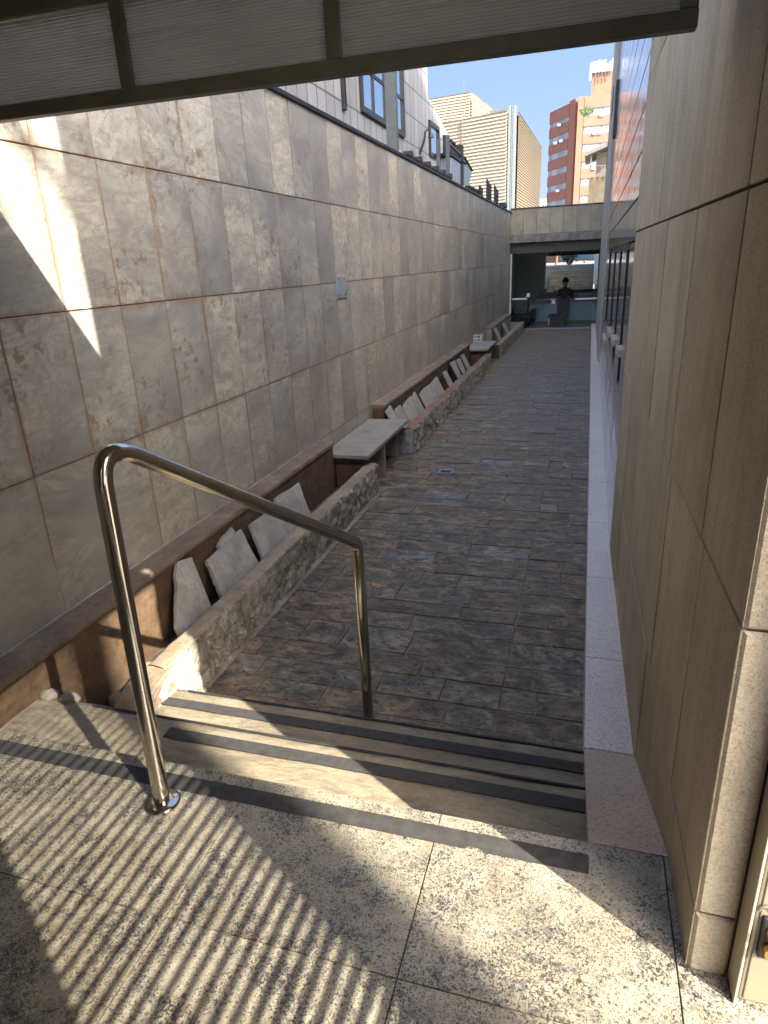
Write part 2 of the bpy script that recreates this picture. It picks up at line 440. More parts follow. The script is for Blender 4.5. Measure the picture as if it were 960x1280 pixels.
def mat_poly():
    n = NT('ribbed_polycarbonate', .45)
    c = n.ramp(n.noise(n.obj, 3, 5, .6), [(.3, (.40,.385,.325)), (.7, (.48,.465,.40))])
    c = n.mix(n.mr(n.noise(n.map(n.obj, (.3,1,6)), 6, 4, .6), .55, .75, 0, .4), c, (.25,.21,.15))
    n.color(c)
    zz = n.sep(n.obj)[2]; H_ = 2.309-2.045-.043
    ph = n.math('FRACT', n.math('MULTIPLY', n.math('SUBTRACT', zz, 2.087), 26/H_))
    c = n.mix(n.math('GREATER_THAN', ph, .84), c, (.06,.056,.042)); n.color(c)
    tr = n.n('ShaderNodeBsdfTranslucent'); n.L(c, tr.inputs[0])
    mx = n.n('ShaderNodeMixShader'); mx.inputs[0].default_value = .5
    n.L(n.b.outputs[0], mx.inputs[1]); n.L(tr.outputs[0], mx.inputs[2])
    n.L(mx.outputs[0], n.t.nodes['Material Output'].inputs[0])
    return n.mat
M_poly = mat_poly()

def mat_glass(name, tint=(.93,.96,.95), rough=.01, refl=1.5):
    n = NT(name)
    tr = n.n('ShaderNodeBsdfTransparent'); tr.inputs[0].default_value = (*tint, 1)
    gl = n.n('ShaderNodeBsdfGlossy'); gl.inputs['Roughness'].default_value = rough
    fr = n.n('ShaderNodeFresnel'); fr.inputs[0].default_value = refl
    # a pane of glass is never quite flat
    n.L(n.bump(n.noise(n.obj, 1.2, 2, .5), .01, .01), gl.inputs['Normal'])
    mx = n.n('ShaderNodeMixShader'); n.L(fr.outputs[0], mx.inputs[0]); n.L(tr.outputs[0], mx.inputs[1]); n.L(gl.outputs[0], mx.inputs[2])
    n.L(mx.outputs[0], n.t.nodes['Material Output'].inputs[0])
    return n.mat
M_glass = mat_glass('clear_glass')
def mat_mirrorglass(name, col, rough=.02):
    n = NT(name, rough, 0)
    gl = n.n('ShaderNodeBsdfGlossy'); gl.inputs['Roughness'].default_value = rough; gl.inputs[0].default_value = (.75,.8,.85,1)
    n.color(col)
    n.L(n.bump(n.noise(n.obj, .8, 2, .5), .015, .02), gl.inputs['Normal'])
    mx = n.n('ShaderNodeMixShader'); mx.inputs[0].default_value = .75
    n.L(n.b.outputs[0], mx.inputs[1]); n.L(gl.outputs[0], mx.inputs[2])
    n.L(mx.outputs[0], n.t.nodes['Material Output'].inputs[0])
    return n.mat
M_blueglass = mat_mirrorglass('reflective_blue_glass', (.05,.09,.14))
M_darkglass = simple('dark_window_glass', (.02,.024,.028), .06, var=.2)
M_black = simple('black_metal', (.018,.018,.018), .5, var=.3)
M_greymetal = simple('grey_painted_steel', (.085,.095,.095), .45, var=.2, vs=5)
M_duct = simple('galvanised_sheet', (.30,.34,.39), .35, .3, var=.15, vs=3)
M_whitepaint = simple('white_powder_coat', (.72,.72,.70), .4, var=.05)
M_creampaint = simple('cream_painted_metal', (.40,.35,.26), .45, var=.08, vs=5)
M_concrete = simple('old_concrete', (.27,.25,.215), .85, var=.25, vs=4, bump=.3)
M_stain = simple('streaked_concrete', (.25,.225,.185), .85, var=.4, vs=5, bump=.3)
M_header = simple('dark_brown_header', (.11,.10,.08), .7, var=.2)
M_brass = simple('brass', (.60,.38,.10), .3, 1)
M_pavement = simple('street_pavement', (.20,.19,.17), .9, var=.3, vs=1.5)
M_roofslab = simple('pinkish_roof_sheet', (.40,.31,.27), .85, var=.2)

# ------------------------------------------------------------------ camera
F_PX = 824.625; YAW, PITCH, ROLL = .303343590, .358046259, .0467778917
CAMZ = 1.55
cy, sy = math.cos(YAW), math.sin(YAW); cp, sp = math.cos(PITCH), math.sin(PITCH)
f0 = V((-sy, cy, 0)); right = V((cy, sy, 0)); fwd = f0*cp - V((0,0,1))*sp; down = -f0*sp - V((0,0,1))*cp
cr, sr = math.cos(ROLL), math.sin(ROLL)
rx = right*cr + down*sr; dn = -right*sr + down*cr
cam = bpy.data.cameras.new('camera'); camo = bpy.data.objects.new('camera', cam); COL.objects.link(camo)
up = -dn; bk = -fwd
camo.matrix_world = Matrix(((rx.x, up.x, bk.x, 0), (rx.y, up.y, bk.y, 0), (rx.z, up.z, bk.z, CAMZ), (0,0,0,1)))
cam.sensor_fit = 'HORIZONTAL'; cam.sensor_width = 36; cam.lens = 36*F_PX/960
cam.clip_start = .02; cam.clip_end = 3000
sc.camera = camo

# ------------------------------------------------------------------ light
S = V((.85, -.526, .80)).normalized()
world = bpy.data.worlds.new('World'); sc.world = world; world.use_nodes = True
wt = world.node_tree; bg = wt.nodes['Background']
sky = wt.nodes.new('ShaderNodeTexSky'); sky.sky_type = 'NISHITA'; sky.sun_disc = False
sky.sun_elevation = math.asin(S.z); sky.sun_rotation = math.atan2(S.x, S.y)
sky.altitude = 800; sky.air_density = .8; sky.dust_density = 7; sky.ozone_density = 1.0
wt.links.new(sky.outputs[0], bg.inputs[0]); bg.inputs[1].default_value = .15
sun = bpy.data.lights.new('sun', 'SUN'); so = bpy.data.objects.new('sun', sun); COL.objects.link(so)
sun.energy = 3.2; sun.angle = math.radians(.5); sun.color = (1, .93, .82)
so.rotation_euler = S.to_track_quat('Z', 'Y').to_euler(); so.location = (6, -4, 8)
sc.view_settings.view_transform = 'Standard'; sc.view_settings.look = 'None'
sc.view_settings.exposure = 2.68; sc.view_settings.gamma = 1

# clear blue part of the sky above the courtyard's far end, a huge curved backdrop
def sky_backdrop():
    n = NT('clear_sky'); em = n.n('ShaderNodeEmission')
    z = n.sep(n.obj)[2]
    n.L(n.ramp(n.mr(z, -50, 900), [(0, (.60,.74,.94)), (.45, (.37,.545,.90)), (1, (.24,.42,.84))]), em.inputs[0]); em.inputs[1].default_value = .195
    n.L(em.outputs[0], n.t.nodes['Material Output'].inputs[0])
    mb = MB(); nA, nZ, Rr = 40, 14, 1800; vs = []; fs = []
    for j in range(nZ+1):
        for i in range(nA+1):
            a = math.radians(-62+124*i/nA); b = math.radians(-3+37*j/nZ)
            vs.append((Rr*math.sin(a)*math.cos(b), Rr*math.cos(a)*math.cos(b), Rr*math.sin(b)))
    for j in range(nZ):
        for i in range(nA):
            k = j*(nA+1)+i; fs.append((k, k+1, k+nA+2, k+nA+1))
    mb.mesh(vs, fs, smooth=True); o = mb.build('sky', n.mat); o['kind'] = 'structure'
sky_backdrop()

# ------------------------------------------------------------------ ground
m = MB(); m.face([(-900,-900,-.62),(900,-900,-.62),(900,1500,-.62),(-900,1500,-.62)])
o = m.build('ground', M_pavement); o['kind'] = 'structure'

# landing of granite tiles
XW = -2.36
lx = [-2.36,-1.575,-.955,-.335,.285,.905,1.525,2.145,2.765,3.4,4.0,4.6,5.2,6]
ly = [-3.5,-2.72,-2.1,-1.48,-.86,-.24,.38,1.0,1.505]
m = MB()
rows = [(a, b, [x for x in lx]) for a, b in zip(ly[:-1], ly[1:])]
m.panels((0,0,0), (1,0,0), (0,1,0), (0,0,1), rows, gap=.003, ch=.0012, depth=.03, jit=.0004)
m.box((-2.36,-3.5,-.62), (6,1.48,-.006), 1)
o = m.build('landing_floor', [M_granite, M_darkjoint]); o['kind'] = 'structure'
# grip tape on the landing edge (with a chipped gap like the worn tape)
m = MB()
m.prism([(-2.34,1.396,0), (-1.60,1.397,0), (-1.585,1.389,0), (-1.56,1.398,0), (-.245,1.396,0), (-.235,1.408,0), (-.205,1.406,0), (-.19,1.396,0), (.089,1.396,0), (.089,1.457,0), (-.9,1.457,0), (-2.34,1.456,0)], (0,0,.0025))
g = m.build('grip_strip', M_strip)
g.parent = o

# ------------------------------------------------------------------ steps
st = thing('stone_steps', (-.9,1.9,-.5), 'two worn brown stone steps with black grip strips below the granite landing', 'steps')
def tread(y0, y1, z, x0, x1):
    mb = MB(); nx = 120; ny = 12; vs = []; fs = []
    for j in range(ny+1):
        for i in range(nx+1):
            x = x0+(x1-x0)*i/nx; y = y0+(y1-y0)*j/ny; dz = .005*mnoise.fractal((x*5, y*11, z*9), 1, 2, 4)
            if j == ny: y += .006*mnoise.fractal((x*7, 3.3, z*5), 1, 2, 3); dz -= .004
            vs.append((x, y, z+dz))
    for j in range(ny):
        for i in range(nx):
            a = j*(nx+1)+i; fs.append((a, a+1, a+nx+2, a+nx+1))
    # ragged riser
    base = len(vs)
    for k, zz in enumerate((z-.012, z-.03, z-.08, z-.165)):
        for i in range(nx+1):
            x, y, _ = vs[ny*(nx+1)+i]
            vs.append((x, y - (.0 if k < 2 else .022) + .004*mnoise.noise((x*12, zz*40, 1)), zz))
    prev = ny*(nx+1)
    for k in range(4):
        cur = base+k*(nx+1)
        for i in range(nx): fs.append((prev+i, prev+i+1, cur+i+1, cur+i))
        prev = cur
    mb.mesh(vs, fs, smooth=True)
    return mb
tread(1.46, 1.905, -.17, -2.36, .087).build('tread', M_step, st, smooth=True)
tread(1.86, 2.295, -.34, -2.02, .087).build('tread', M_step, st, smooth=True)
for y0, y1, z, x0 in ((1.782, 1.838, -.17, -1.52), (2.16, 2.215, -.34, -1.87)):
    mb = MB(); mb.prism([(x0, y0, z+.004), (.085, y0, z+.004), (.085, y1, z+.004), (x0, y1, z+.004)], (0,0,.004))
    mb.build('grip_strip', M_strip, st)
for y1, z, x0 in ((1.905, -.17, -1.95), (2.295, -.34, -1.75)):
    boxpart('edge_shade', (x0, y1-.014, z-.004), (.086, y1-.004, z+.0045), M_edge_shade, st, .001)  # thin black strip drawn as the shadow line under the tread edge
boxpart('riser', (-2.36,1.462,-.5), (.085,1.478,-.031), M_step, st)
# mortar lumps at the left ends of the treads
for (x, y, z, r) in [(-2.28,1.905,-.172,.028), (-2.19,1.91,-.168,.034), (-2.08,1.915,-.17,.036), (-1.98,2.10,-.30,.05)]:
    mb = MB(); vs = []; fs = []; nu, nv = 12, 7
    for j in range(nv+1):
        for i in range(nu):
            a = 2*PI*i/nu; b = PI*j/nv-PI/2; d = V((math.cos(a)*math.cos(b)*1.3, math.sin(a)*math.cos(b), math.sin(b)*.7))
            rr = r*(1+.45*mnoise.noise(d*1.7+V((x*9, y*7, 0)))); vs.append(V((x, y, z))+d*rr)
    for j in range(nv):
        for i in range(nu): fs.append((j*nu+i, j*nu+(i+1) % nu, (j+1)*nu+(i+1) % nu, (j+1)*nu+i))
    mb.mesh(vs, fs, smooth=True); mb.build('mortar_lump', M_mortar, st)

# ------------------------------------------------------------------ slate courtyard
m = MB(); y = 1.95; rows = []
JX = -.31
while y < 21.6:
    d = random.choice([.16,.19,.20,.22,.25])
    left = [JX]; x = JX
    while x > -2.36:
        x -= random.uniform(.24, .70)
        if x < -2.2: x = -2.36
        left.append(x)
    r = [JX, JX+random.uniform(.12,.28), .10]
    rows.append((y, y+d, left[::-1] + r[1:])); y += d
m.panels((0,0,-.5), (1,0,0), (0,1,0), (0,0,1), rows, gap=.009, ch=.0015, depth=.012, jit=.0035, cj=.006)
m.face([(-2.36,1.9,-.5065),(.1,1.9,-.5065),(.1,21.6,-.5065),(-2.36,21.6,-.5065)], 1)
o = m.build('courtyard_paving', [M_slate, M_grout]); o['kind'] = 'structure'
# ragged mortar fillet along the planter foot and drains
for (dx, dy, w, lab) in ((-1.33, 6.47, .13, 'small dark floor drain in the slate near the first bench'), (-1.05, 14.9, .16, 'small pale floor drain in the slate far down the courtyard')):
    d = thing('floor_drain', (dx, dy, -.494), lab, 'floor drain', 'drains in the slate paving')
    mb = MB()
    for k in range(4):
        a = [(-w/2,-.06),(w/2,-.06),(w/2,.06),(-w/2,.06)]; p, q = a[k], a[(k+1) % 4]
        mb.bar((dx+p[0], dy+p[1], -.492), (dx+q[0], dy+q[1], -.492), .018, .008)
    mb.build('rim', M_duct, d)
    mb = MB()
    for k in range(5): mb.bar((dx-w/2+.02+k*(w-.04)/4, dy-.05, -.4935), (dx-w/2+.02+k*(w-.04)/4, dy+.05, -.4935), .01, .004)
    mb.build('grate', M_black, d)

# ------------------------------------------------------------------ left marble wall
w = thing('marble_wall', (XW,9,-.5), 'long stained grey marble wall along the left of the courtyard', 'wall')
cols = [2.68+.405*k for k in range(-16, 47)]
cols = [c for c in cols if c < 21.2]+[21.3]
zr = [-.62,.03,.72,1.41,2.10,2.80]
m = MB()
m.panels((XW,0,0), (0,1,0), (0,0,1), (1,0,0), [(a, b, cols) for a, b in zip(zr[:-1], zr[1:])], gap=.005, ch=.002, depth=.015, jit=.0014)
m.build('cladding', M_marble, w)
boxpart('joint_backing', (XW-.5,-3.85,-.62), (XW-.009,21.3,2.799), M_rustjoint, w, 0)
boxpart('coping', (XW-.5,-3.85,2.80), (XW+.022,21.3,2.835), M_black, w)
for (y0, y1, z0, z1, lab) in ((6.33,6.58,1.26,1.47,'grey metal cover plate on the marble wall above the first bench'), (13.45,13.9,1.19,1.41,'smaller looking grey cover plate far along the marble wall')):
    t = thing('cover_plate', (XW, (y0+y1)/2, z0), lab, 'cover plate', 'cover plates on the marble wall')
    boxpart('plate', (XW+.002,y0,z0), (XW+.012,y1,z1), M_duct, t, .003)
    for yy in (y0+.03, y1-.03):
        for z in (z0+.03, z1-.03):
            mb = MB(); mb.tube([(XW+.0121,yy,z),(XW+.016,yy,z)], .008, 8); mb.build('screw', M_black, t)

# ------------------------------------------------------------------ planters
def rubble_front(mb, x, y0, y1, z0, z1, amp, seed, step=.017, sy_=1.0):
    ny = int((y1-y0)/step); nz = max(8, int((z1-z0)/step)); vs = []; fs = []
    for j in range(nz+1):
        for i in range(ny+1):
            yy = y0+(y1-y0)*i/ny; z = z0+(z1-z0)*j/nz
            d, pts = mnoise.voronoi((seed, yy*9*sy_, z*8))
            e = min(1, max(0, (d[1]-d[0])*2.6)); q = pts[0]
            h = amp*(min(1,e*1.6)**.5)*(.45+.8*abs(mnoise.noise(q*3.1))) + amp*.35*mnoise.fractal((yy*22, z*22, seed), .8, 2, 4)
            if j == nz: h *= .5
            if i in (0, ny): h *= .5
            vs.append((x+h-amp*.55, yy, z))
    for j in range(nz):
        for i in range(ny):
            a = j*(ny+1)+i; fs.append((a, a+1, a+ny+2, a+ny+1))
    mb.mesh(vs, fs, smooth=True)
def rough_top(mb, x0, x1, y0, y1, z, amp, seed):
    ny = int((y1-y0)/.03); nx = 6; vs = []; fs = []
    for i in range(ny+1):
        for k in range(nx+1):
            yy = y0+(y1-y0)*i/ny; xx = x0+(x1-x0)*k/nx
            if k in (0, nx): xx += .008*mnoise.fractal((yy*9, k, seed), 1, 2, 3)
            vs.append((xx, yy, z+amp*mnoise.fractal((xx*14, yy*9, seed), .9, 2, 4) - (.010 if k in (0, nx) else 0)))
    for i in range(ny):
        for k in range(nx):
            a = i*(nx+1)+k; fs.append((a, a+1, a+nx+2, a+nx+1))
    # inner side
    n0 = len(vs)
    for i in range(ny+1):
        p = vs[i*(nx+1)]; vs.append((p[0], p[1], z-.30))
    for i in range(ny): fs.append((i*(nx+1), n0+i, n0+i+1, (i+1)*(nx+1))[::-1])
    mb.mesh(vs, fs, smooth=True)

XO = -1.83; XI = -1.945; ZT = -.20
def planter(name_label, y0, y1, rubble, top, inner, led0, led1, seed, near_face=None, amp=.036, ledge_mat=None, ztop=ZT, near_open=False):
    p = thing('stone_planter', ((XW+XO)/2, (y0+y1)/2, -.5), name_label, 'planter', 'empty stone planters along the marble wall')
    mb = MB(); rubble_front(mb, XO, y0, y1, -.5, ztop-.006, amp, seed)
    mb.build('front_face', rubble, p, smooth=True, weld=True)
    mb = MB(); rough_top(mb, XI, XO-.008, y0, y1, ztop, .006, seed)
    mb.build('rim', top, p, smooth=True)
    mb = MB()
    mb.box((XI+.008, y0+.02, -.52), (XO-.03, y1-.02, ztop-.012))
    mb.build('front_core', inner, p)
    ys = y0 if not near_open else y0-.02
    boxpart('far_end_wall', (XW+.14, y1-.09, -.52), (XO-.022, y1, ztop-.010), inner, p, .006)
    if near_face:
        mb = MB(); nz, nx = 12, 22; vs = []; fs = []
        for j in range(nz+1):
            for i in range(nx+1):
                x = XW+.14+(XO-.012-XW-.14)*i/nx; z = -.5+(ztop+.5)*j/nz
                dd = .014*mnoise.fractal((x*9, z*9, seed), 1, 2, 5)
                vs.append((x, y0-.012+dd, z + (.016*mnoise.noise((x*14, 5, seed)) if j == nz else 0)))
        for j in range(nz):
            for i in range(nx):
                a = j*(nx+1)+i; fs.append((a, a+1, a+nx+2, a+nx+1))
        mb.mesh(vs, fs, smooth=True)
        mb.build('near_end_face', near_face, p, smooth=True)
        boxpart('near_end_wall', (XW+.14, y0+.01, -.52), (XI+.004, y0+.09, ztop-.02), inner, p, .004)
    # wall ledge behind
    boxpart('back_lining', (XW+.004, led0, -.52), (XW+.135, led1, -.012), inner, p, .004)
    mb = MB(); n = int((led1-led0)/.04); vs = []; fs = []
    for i in range(n+1):
        yy = led0+(led1-led0)*i/n; e = .006*mnoise.fractal((yy*8, 1, seed), 1, 2, 4)
        vs += [(XW+.004, yy, .030+e*.5), (XW+.07, yy, .028+e*.6), (XW+.146+e, yy, .024), (XW+.150+e, yy, .008), (XW+.148+e*.5, yy, -.011), (XW+.004, yy, -.011)]
    for i in range(n):
        for k in range(6): fs.append((i*6+k, i*6+(k+1) % 6, (i+1)*6+(k+1) % 6, (i+1)*6+k)[::-1])
    fs += [tuple(range(6)), tuple(n*6+k for k in range(6))[::-1]]
    bd = MB(); bd.tube([(XW+.006, led0+(led1-led0)*i/60, .034+.004*mnoise.noise((i*.9, seed, 0))) for i in range(61)], [.004+.006*abs(mnoise.noise((i*.7, 2, seed))) for i in range(61)], 6); bd.build('mortar_bead', M_white_plaster, p)
    mb.mesh(vs, fs); mb.build('ledge_slab', ledge_mat or M_ledge, p)
    mb = MB(); mb.face([(XW+.13, y0, -.44), (XI+.01, y0, -.44), (XI+.01, y1, -.44), (XW+.13, y1, -.44)])
    mb.build('soil', M_soil, p)
    return p
p1 = planter('nearest planter beside the steps, orange stained inside, holding three big broken slabs', 2.26, 5.72, M_rubble, M_ptop, M_terrac, 1.512, 5.60, 3.3)
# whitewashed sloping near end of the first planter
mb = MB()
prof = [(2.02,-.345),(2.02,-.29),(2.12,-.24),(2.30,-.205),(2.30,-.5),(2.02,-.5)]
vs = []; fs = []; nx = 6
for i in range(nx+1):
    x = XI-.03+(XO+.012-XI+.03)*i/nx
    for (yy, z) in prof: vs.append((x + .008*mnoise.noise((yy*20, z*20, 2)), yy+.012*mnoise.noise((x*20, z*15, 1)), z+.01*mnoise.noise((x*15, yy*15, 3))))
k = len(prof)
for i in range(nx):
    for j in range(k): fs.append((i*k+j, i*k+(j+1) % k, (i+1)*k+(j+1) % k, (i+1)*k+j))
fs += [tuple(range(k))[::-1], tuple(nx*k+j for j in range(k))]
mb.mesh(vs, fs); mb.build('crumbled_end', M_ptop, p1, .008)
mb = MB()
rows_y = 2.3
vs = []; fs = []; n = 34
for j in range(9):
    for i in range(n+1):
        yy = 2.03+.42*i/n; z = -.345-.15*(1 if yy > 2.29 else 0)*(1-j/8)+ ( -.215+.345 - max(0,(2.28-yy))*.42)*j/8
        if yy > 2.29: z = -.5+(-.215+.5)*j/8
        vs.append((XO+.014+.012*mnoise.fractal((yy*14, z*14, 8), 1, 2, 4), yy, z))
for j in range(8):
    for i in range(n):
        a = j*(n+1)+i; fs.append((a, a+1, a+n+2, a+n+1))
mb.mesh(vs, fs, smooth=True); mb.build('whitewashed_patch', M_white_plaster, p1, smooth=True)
p2 = planter('long middle planter between the two marble benches, with a red stained rim', 7.14, 13.5, M_rubble, M_ptop_red, M_terrac, 7.27, 13.3, 9.1, near_face=M_grey_plaster)
p3 = planter('farthest planter by the lobby glass, of pale upright stones', 14.95, 20.6, M_rubble_pale, M_ptop, M_concrete, 16.4, 20.6, 17.7, near_face=M_soil)
# mortar fillet at the foot of first planter
mb = MB(); vs = []; fs = []; n = 160
for i in range(n+1):
    yy = 2.4+3.4*i/n; h = .012+.012*abs(mnoise.fractal((yy*9, 0, 0), 1, 2, 4)); wd = .015+.02*abs(mnoise.fractal((yy*11, 4, 0), 1, 2, 4))
    vs += [(XO-.02, yy, -.5+h), (XO+.012+wd*.4, yy, -.5+h*.8), (XO+.012+wd, yy, -.495)]
for i in range(n):
    fs += [(i*3, i*3+1, i*3+4, i*3+3), (i*3+1, i*3+2, i*3+5, i*3+4)]
mb.mesh(vs, fs, smooth=True); mb.build('mortar_fillet', M_mortar, p1, smooth=True)

# leaning broken slabs: (label, [(y, height fraction)...], lean offset); t=0 at the bottom, 1 at the top of the back wall
def slab(label, pts, group, off=0, th=.026, mat=None, name='marble_slab'):
    # lean plane from (x=-1.975,z=-.44) to (x=-2.215,z=.02)
    A = V((-1.985-off, 0, -.438)); B = V((-2.208-off*.3, 0, .02)); d = B-A
    poly = [A+d*t+V((0, yy, 0)) for yy, t in pts]
    nrm = V((d.z, 0, -d.x)).normalized()
    ctr = sum(poly, V())/len(poly)
    poly = [q for a_, b_ in zip(poly, poly[1:]+poly[:1]) for q in ([a_] + [a_.lerp(b_, t_)+V((0,random.uniform(-.006,.006),random.uniform(-.006,.006))) for t_ in (.25,.5,.75)])]
    o = MB(); o.prism([p for p in poly], -nrm*th)
    ob = o.build(name, mat or M_slab, None, .002)
    return tag(ob, label, 'stone slab', group)
G1 = 'broken marble slabs leaning in the planters'
def tz(z): return (z+.438)/.458
slab('narrow slanted slab, nearest one, leaning in the near planter', [(2.66,.02),(2.70,.37),(2.76,.50),(2.85,.68),(2.91,.84),(2.98,.945),(3.10,.89),(3.035,.38),(2.99,.02)], G1)
slab('wide four cornered slab, second from the steps', [(3.14,.02),(3.16,.373),(3.18,.52),(3.206,.745),(3.664,.795),(3.649,.389),(3.63,.02)], G1)
slab('slab corner peeping out behind the second slab from the steps', [(3.36,.02),(3.385,.79),(3.44,.83),(3.60,.88),(3.63,.3),(3.6,.02)], G1, off=.024)
slab('widest pale slab, third from the steps, in the near planter', [(3.70,.02),(3.735,.371),(3.786,.766),(4.60,.742),(4.583,.33),(4.55,.02)], G1)
slab('slab edge showing behind the widest slab of the near planter', [(4.20,.03),(4.25,.825),(4.676,.80),(4.62,.4),(4.6,.03)], G1, off=.024)
L2 = [('small square slab at the near end of the middle planter', [(7.26,.02),(7.25,.88),(7.47,.93),(7.50,.02)]),
      ('bright narrow slab just behind the small square one', [(7.52,.02),(7.50,.70),(7.62,.80),(7.80,.80),(7.76,.02)]),
      ('broad white slab in the middle planter, third from its near end', [(7.86,.02),(7.86,.70),(8.05,.78),(8.33,.81),(8.26,.02)]),
      ('broad white slab touching the third one of the middle planter', [(8.32,.02),(8.30,.72),(8.58,.84),(8.62,.02)]),
      ('greyish slab in the middle planter beside a dark gap', [(8.74,.02),(8.76,.70),(9.10,.76),(9.06,.02)]),
      ('large pale slab halfway along the middle planter', [(9.10,.02),(9.08,.76),(9.60,.73),(9.54,.02)]),
      ('tall tilted slab just past halfway in the middle planter', [(9.60,.02),(9.52,.74),(9.93,.80),(9.96,.02)]),
      ('lone thin slab between two dark gaps in the middle planter', [(10.42,.02),(10.40,.78),(10.62,.76),(10.66,.02)]),
      ('thick slab, third from the far end of the middle planter', [(11.18,.02),(11.10,.88),(11.46,.86),(11.40,.02)]),
      ('grey slab, second from the far end of the middle planter', [(11.64,.02),(11.62,.82),(11.90,.80),(11.84,.02)]),
      ('slim white slab, last one at the far end of the middle planter', [(12.16,.02),(12.08,.86),(12.34,.84),(12.40,.02)])]
for lab, pts in L2: slab(lab, pts, G1)
slab('curved pale slab in the farthest planter', [(16.7,.02),(16.68,.95),(16.98,.92),(17.15,.02)], G1)
slab('slim white slab standing deeper in the farthest planter', [(18.3,.02),(18.22,.9),(18.66,.84),(18.85,.02)], G1)

# leaning boards on the second bench end
M_board = simple('weathered_orange_board', (.34,.22,.12), .8, var=.25, vs=10, bump=.2)
M_board2 = simple('weathered_grey_board', (.26,.215,.16), .8, var=.25, vs=10, bump=.2)
for (ya, yb, xt, mt, lab) in ((14.52,15.02,-2.30,M_board,'thin orange board leaning on the wall behind the far bench'), (14.40,14.80,-2.325,M_board2,'dark grey board leaning beside the orange board')):
    mb = MB(); mb.bar((xt, ya, .40), (xt+.09, yb, -.13), .05, .018, up=(1,0,0)); tag(mb.build('wooden_board', mt, None, .002), lab, 'board', 'boards leaning by the far bench')
t = thing('small_crate', (-2.29,14.72,-.10), 'tiny white wire crate on the far bench against the wall', 'crate')
mb = MB()
for z in (-.085, -.02, .045):
    for (p, q) in (((-2.345,14.55),(-2.2,14.55)), ((-2.2,14.55),(-2.2,14.85)), ((-2.345,14.85),(-2.2,14.85)), ((-2.345,14.55),(-2.345,14.85))): mb.bar((*p, z), (*q, z), .014, .014)
for (x, yy) in ((-2.345,14.55),(-2.2,14.55),(-2.2,14.85),(-2.345,14.85)): mb.bar((x, yy, -.092), (x, yy, .05), .016, .016)
mb.build('wire_frame', M_whitepaint, t)

# ------------------------------------------------------------------ benches
def bench(y0, y1, ysup, label):
    t = thing('marble_bench', (-2.15,(y0+y1)/2,-.5), label, 'bench', 'marble benches between the planters')
    mb = MB(); n = 30
    a = [(XW+.01, y0), (XO-.05, y0), (XO-.06, y1), (XW+.01, y1)]
    mb.prism([(x, yy, -.135) for x, yy in a], (0,0,.035)); mb.build('slab', M_bench, t, .004)
    boxpart('support', (-2.30, ysup, -.5), (XO-.075, ysup+.035, -.136), M_bench, t, .003)
    boxpart('support', (-2.30, y1-.15, -.5), (XO-.16, y1-.115, -.136), M_bench, t, .003)
    return t
bench(5.60, 7.12, 6.20, 'near marble bench slab bridging the first and middle planters')
bench(13.35, 14.80, 14.1, 'far marble bench slab in front of the farthest planter')

# ------------------------------------------------------------------ handrail
hr = thing('handrail', (-1.193,1.339,0), 'polished stainless steel tube handrail standing on the steps', 'handrail')
def arc(p0, pc, p1, r, n=10):
    a = (p0-pc).normalized(); b = (p1-pc).normalized(); ang = a.angle(b); d = r/math.tan(ang/2)
    s0 = pc+a*d; s1 = pc+b*d; out = []
    for i in range(n+1):
        t = i/n; out.append(s0*(1-t)**2+pc*2*t*(1-t)+s1*t*t)
    return out
P0 = V((-1.193,1.339,.0)); P1 = V((-1.172,1.342,1.172)); P2 = V((-.874,2.40,.462)); P3 = V((-.874,2.40,-.5))
path = [P0] + arc(P0, P1, P2, .075) + arc(P1, P2, P3, .05) + [P3]
mb = MB(); mb.tube(path, .0245, 24); mb.build('rail_tube', M_steel, hr)
mb = MB(); mb.tube([(P0.x,P0.y,.0),(P0.x,P0.y,.006),(P0.x,P0.y,.010),(P0.x,P0.y,.013)], [.056,.056,.050,.030], 32)
for a in (0.6, 2.7, 4.8): mb.tube([(P0.x+.042*math.cos(a),P0.y+.042*math.sin(a),.010),(P0.x+.042*math.cos(a),P0.y+.042*math.sin(a),.016)], .006, 8)
mb.build('base_flange', M_steel, hr)

# ------------------------------------------------------------------ right side building
def wx(yy): return .305-.022*(yy-1.2)
rb = thing('granite_wall', (.3,2.8,-.5), 'tall flamed beige granite wall on the right beside the steps', 'wall')
U = V((-.022,1,0)).normalized(); N = V((-1,-.022,0)).normalized()
O = V((wx(1.2), 1.2, 0))
zrow = [-.62,.17,.89,1.665,2.42,3.15,3.9,4.7,5.5,6.2,6.9]
vj = [0.0,.44,1.72,3.24]
vj2 = [0.0,.44,1.05,1.72,2.05,2.29,2.72,3.24]
vlow = [0.0,.40,.98,1.30,2.04,2.6,3.24]
m = MB(); rws = []
for i, (a, b) in enumerate(zip(zrow[:-1], zrow[1:])):
    us = vj2 if i > 1 else vlow
    if i == 0: us = [0.0,.40,.71,1.08,2.04,2.6,3.24]; 
    rws.append((a, b, us))
rws = [(a, b, us if b < 3.2 else [q for q in us if q < 2.3]) for a, b, us in rws if b < 5.6]
m.panels(O, U, (0,0,1), N, rws, gap=.008, ch=.0012, depth=.03, jit=.0012)
m.build('cladding', M_flamed, rb)
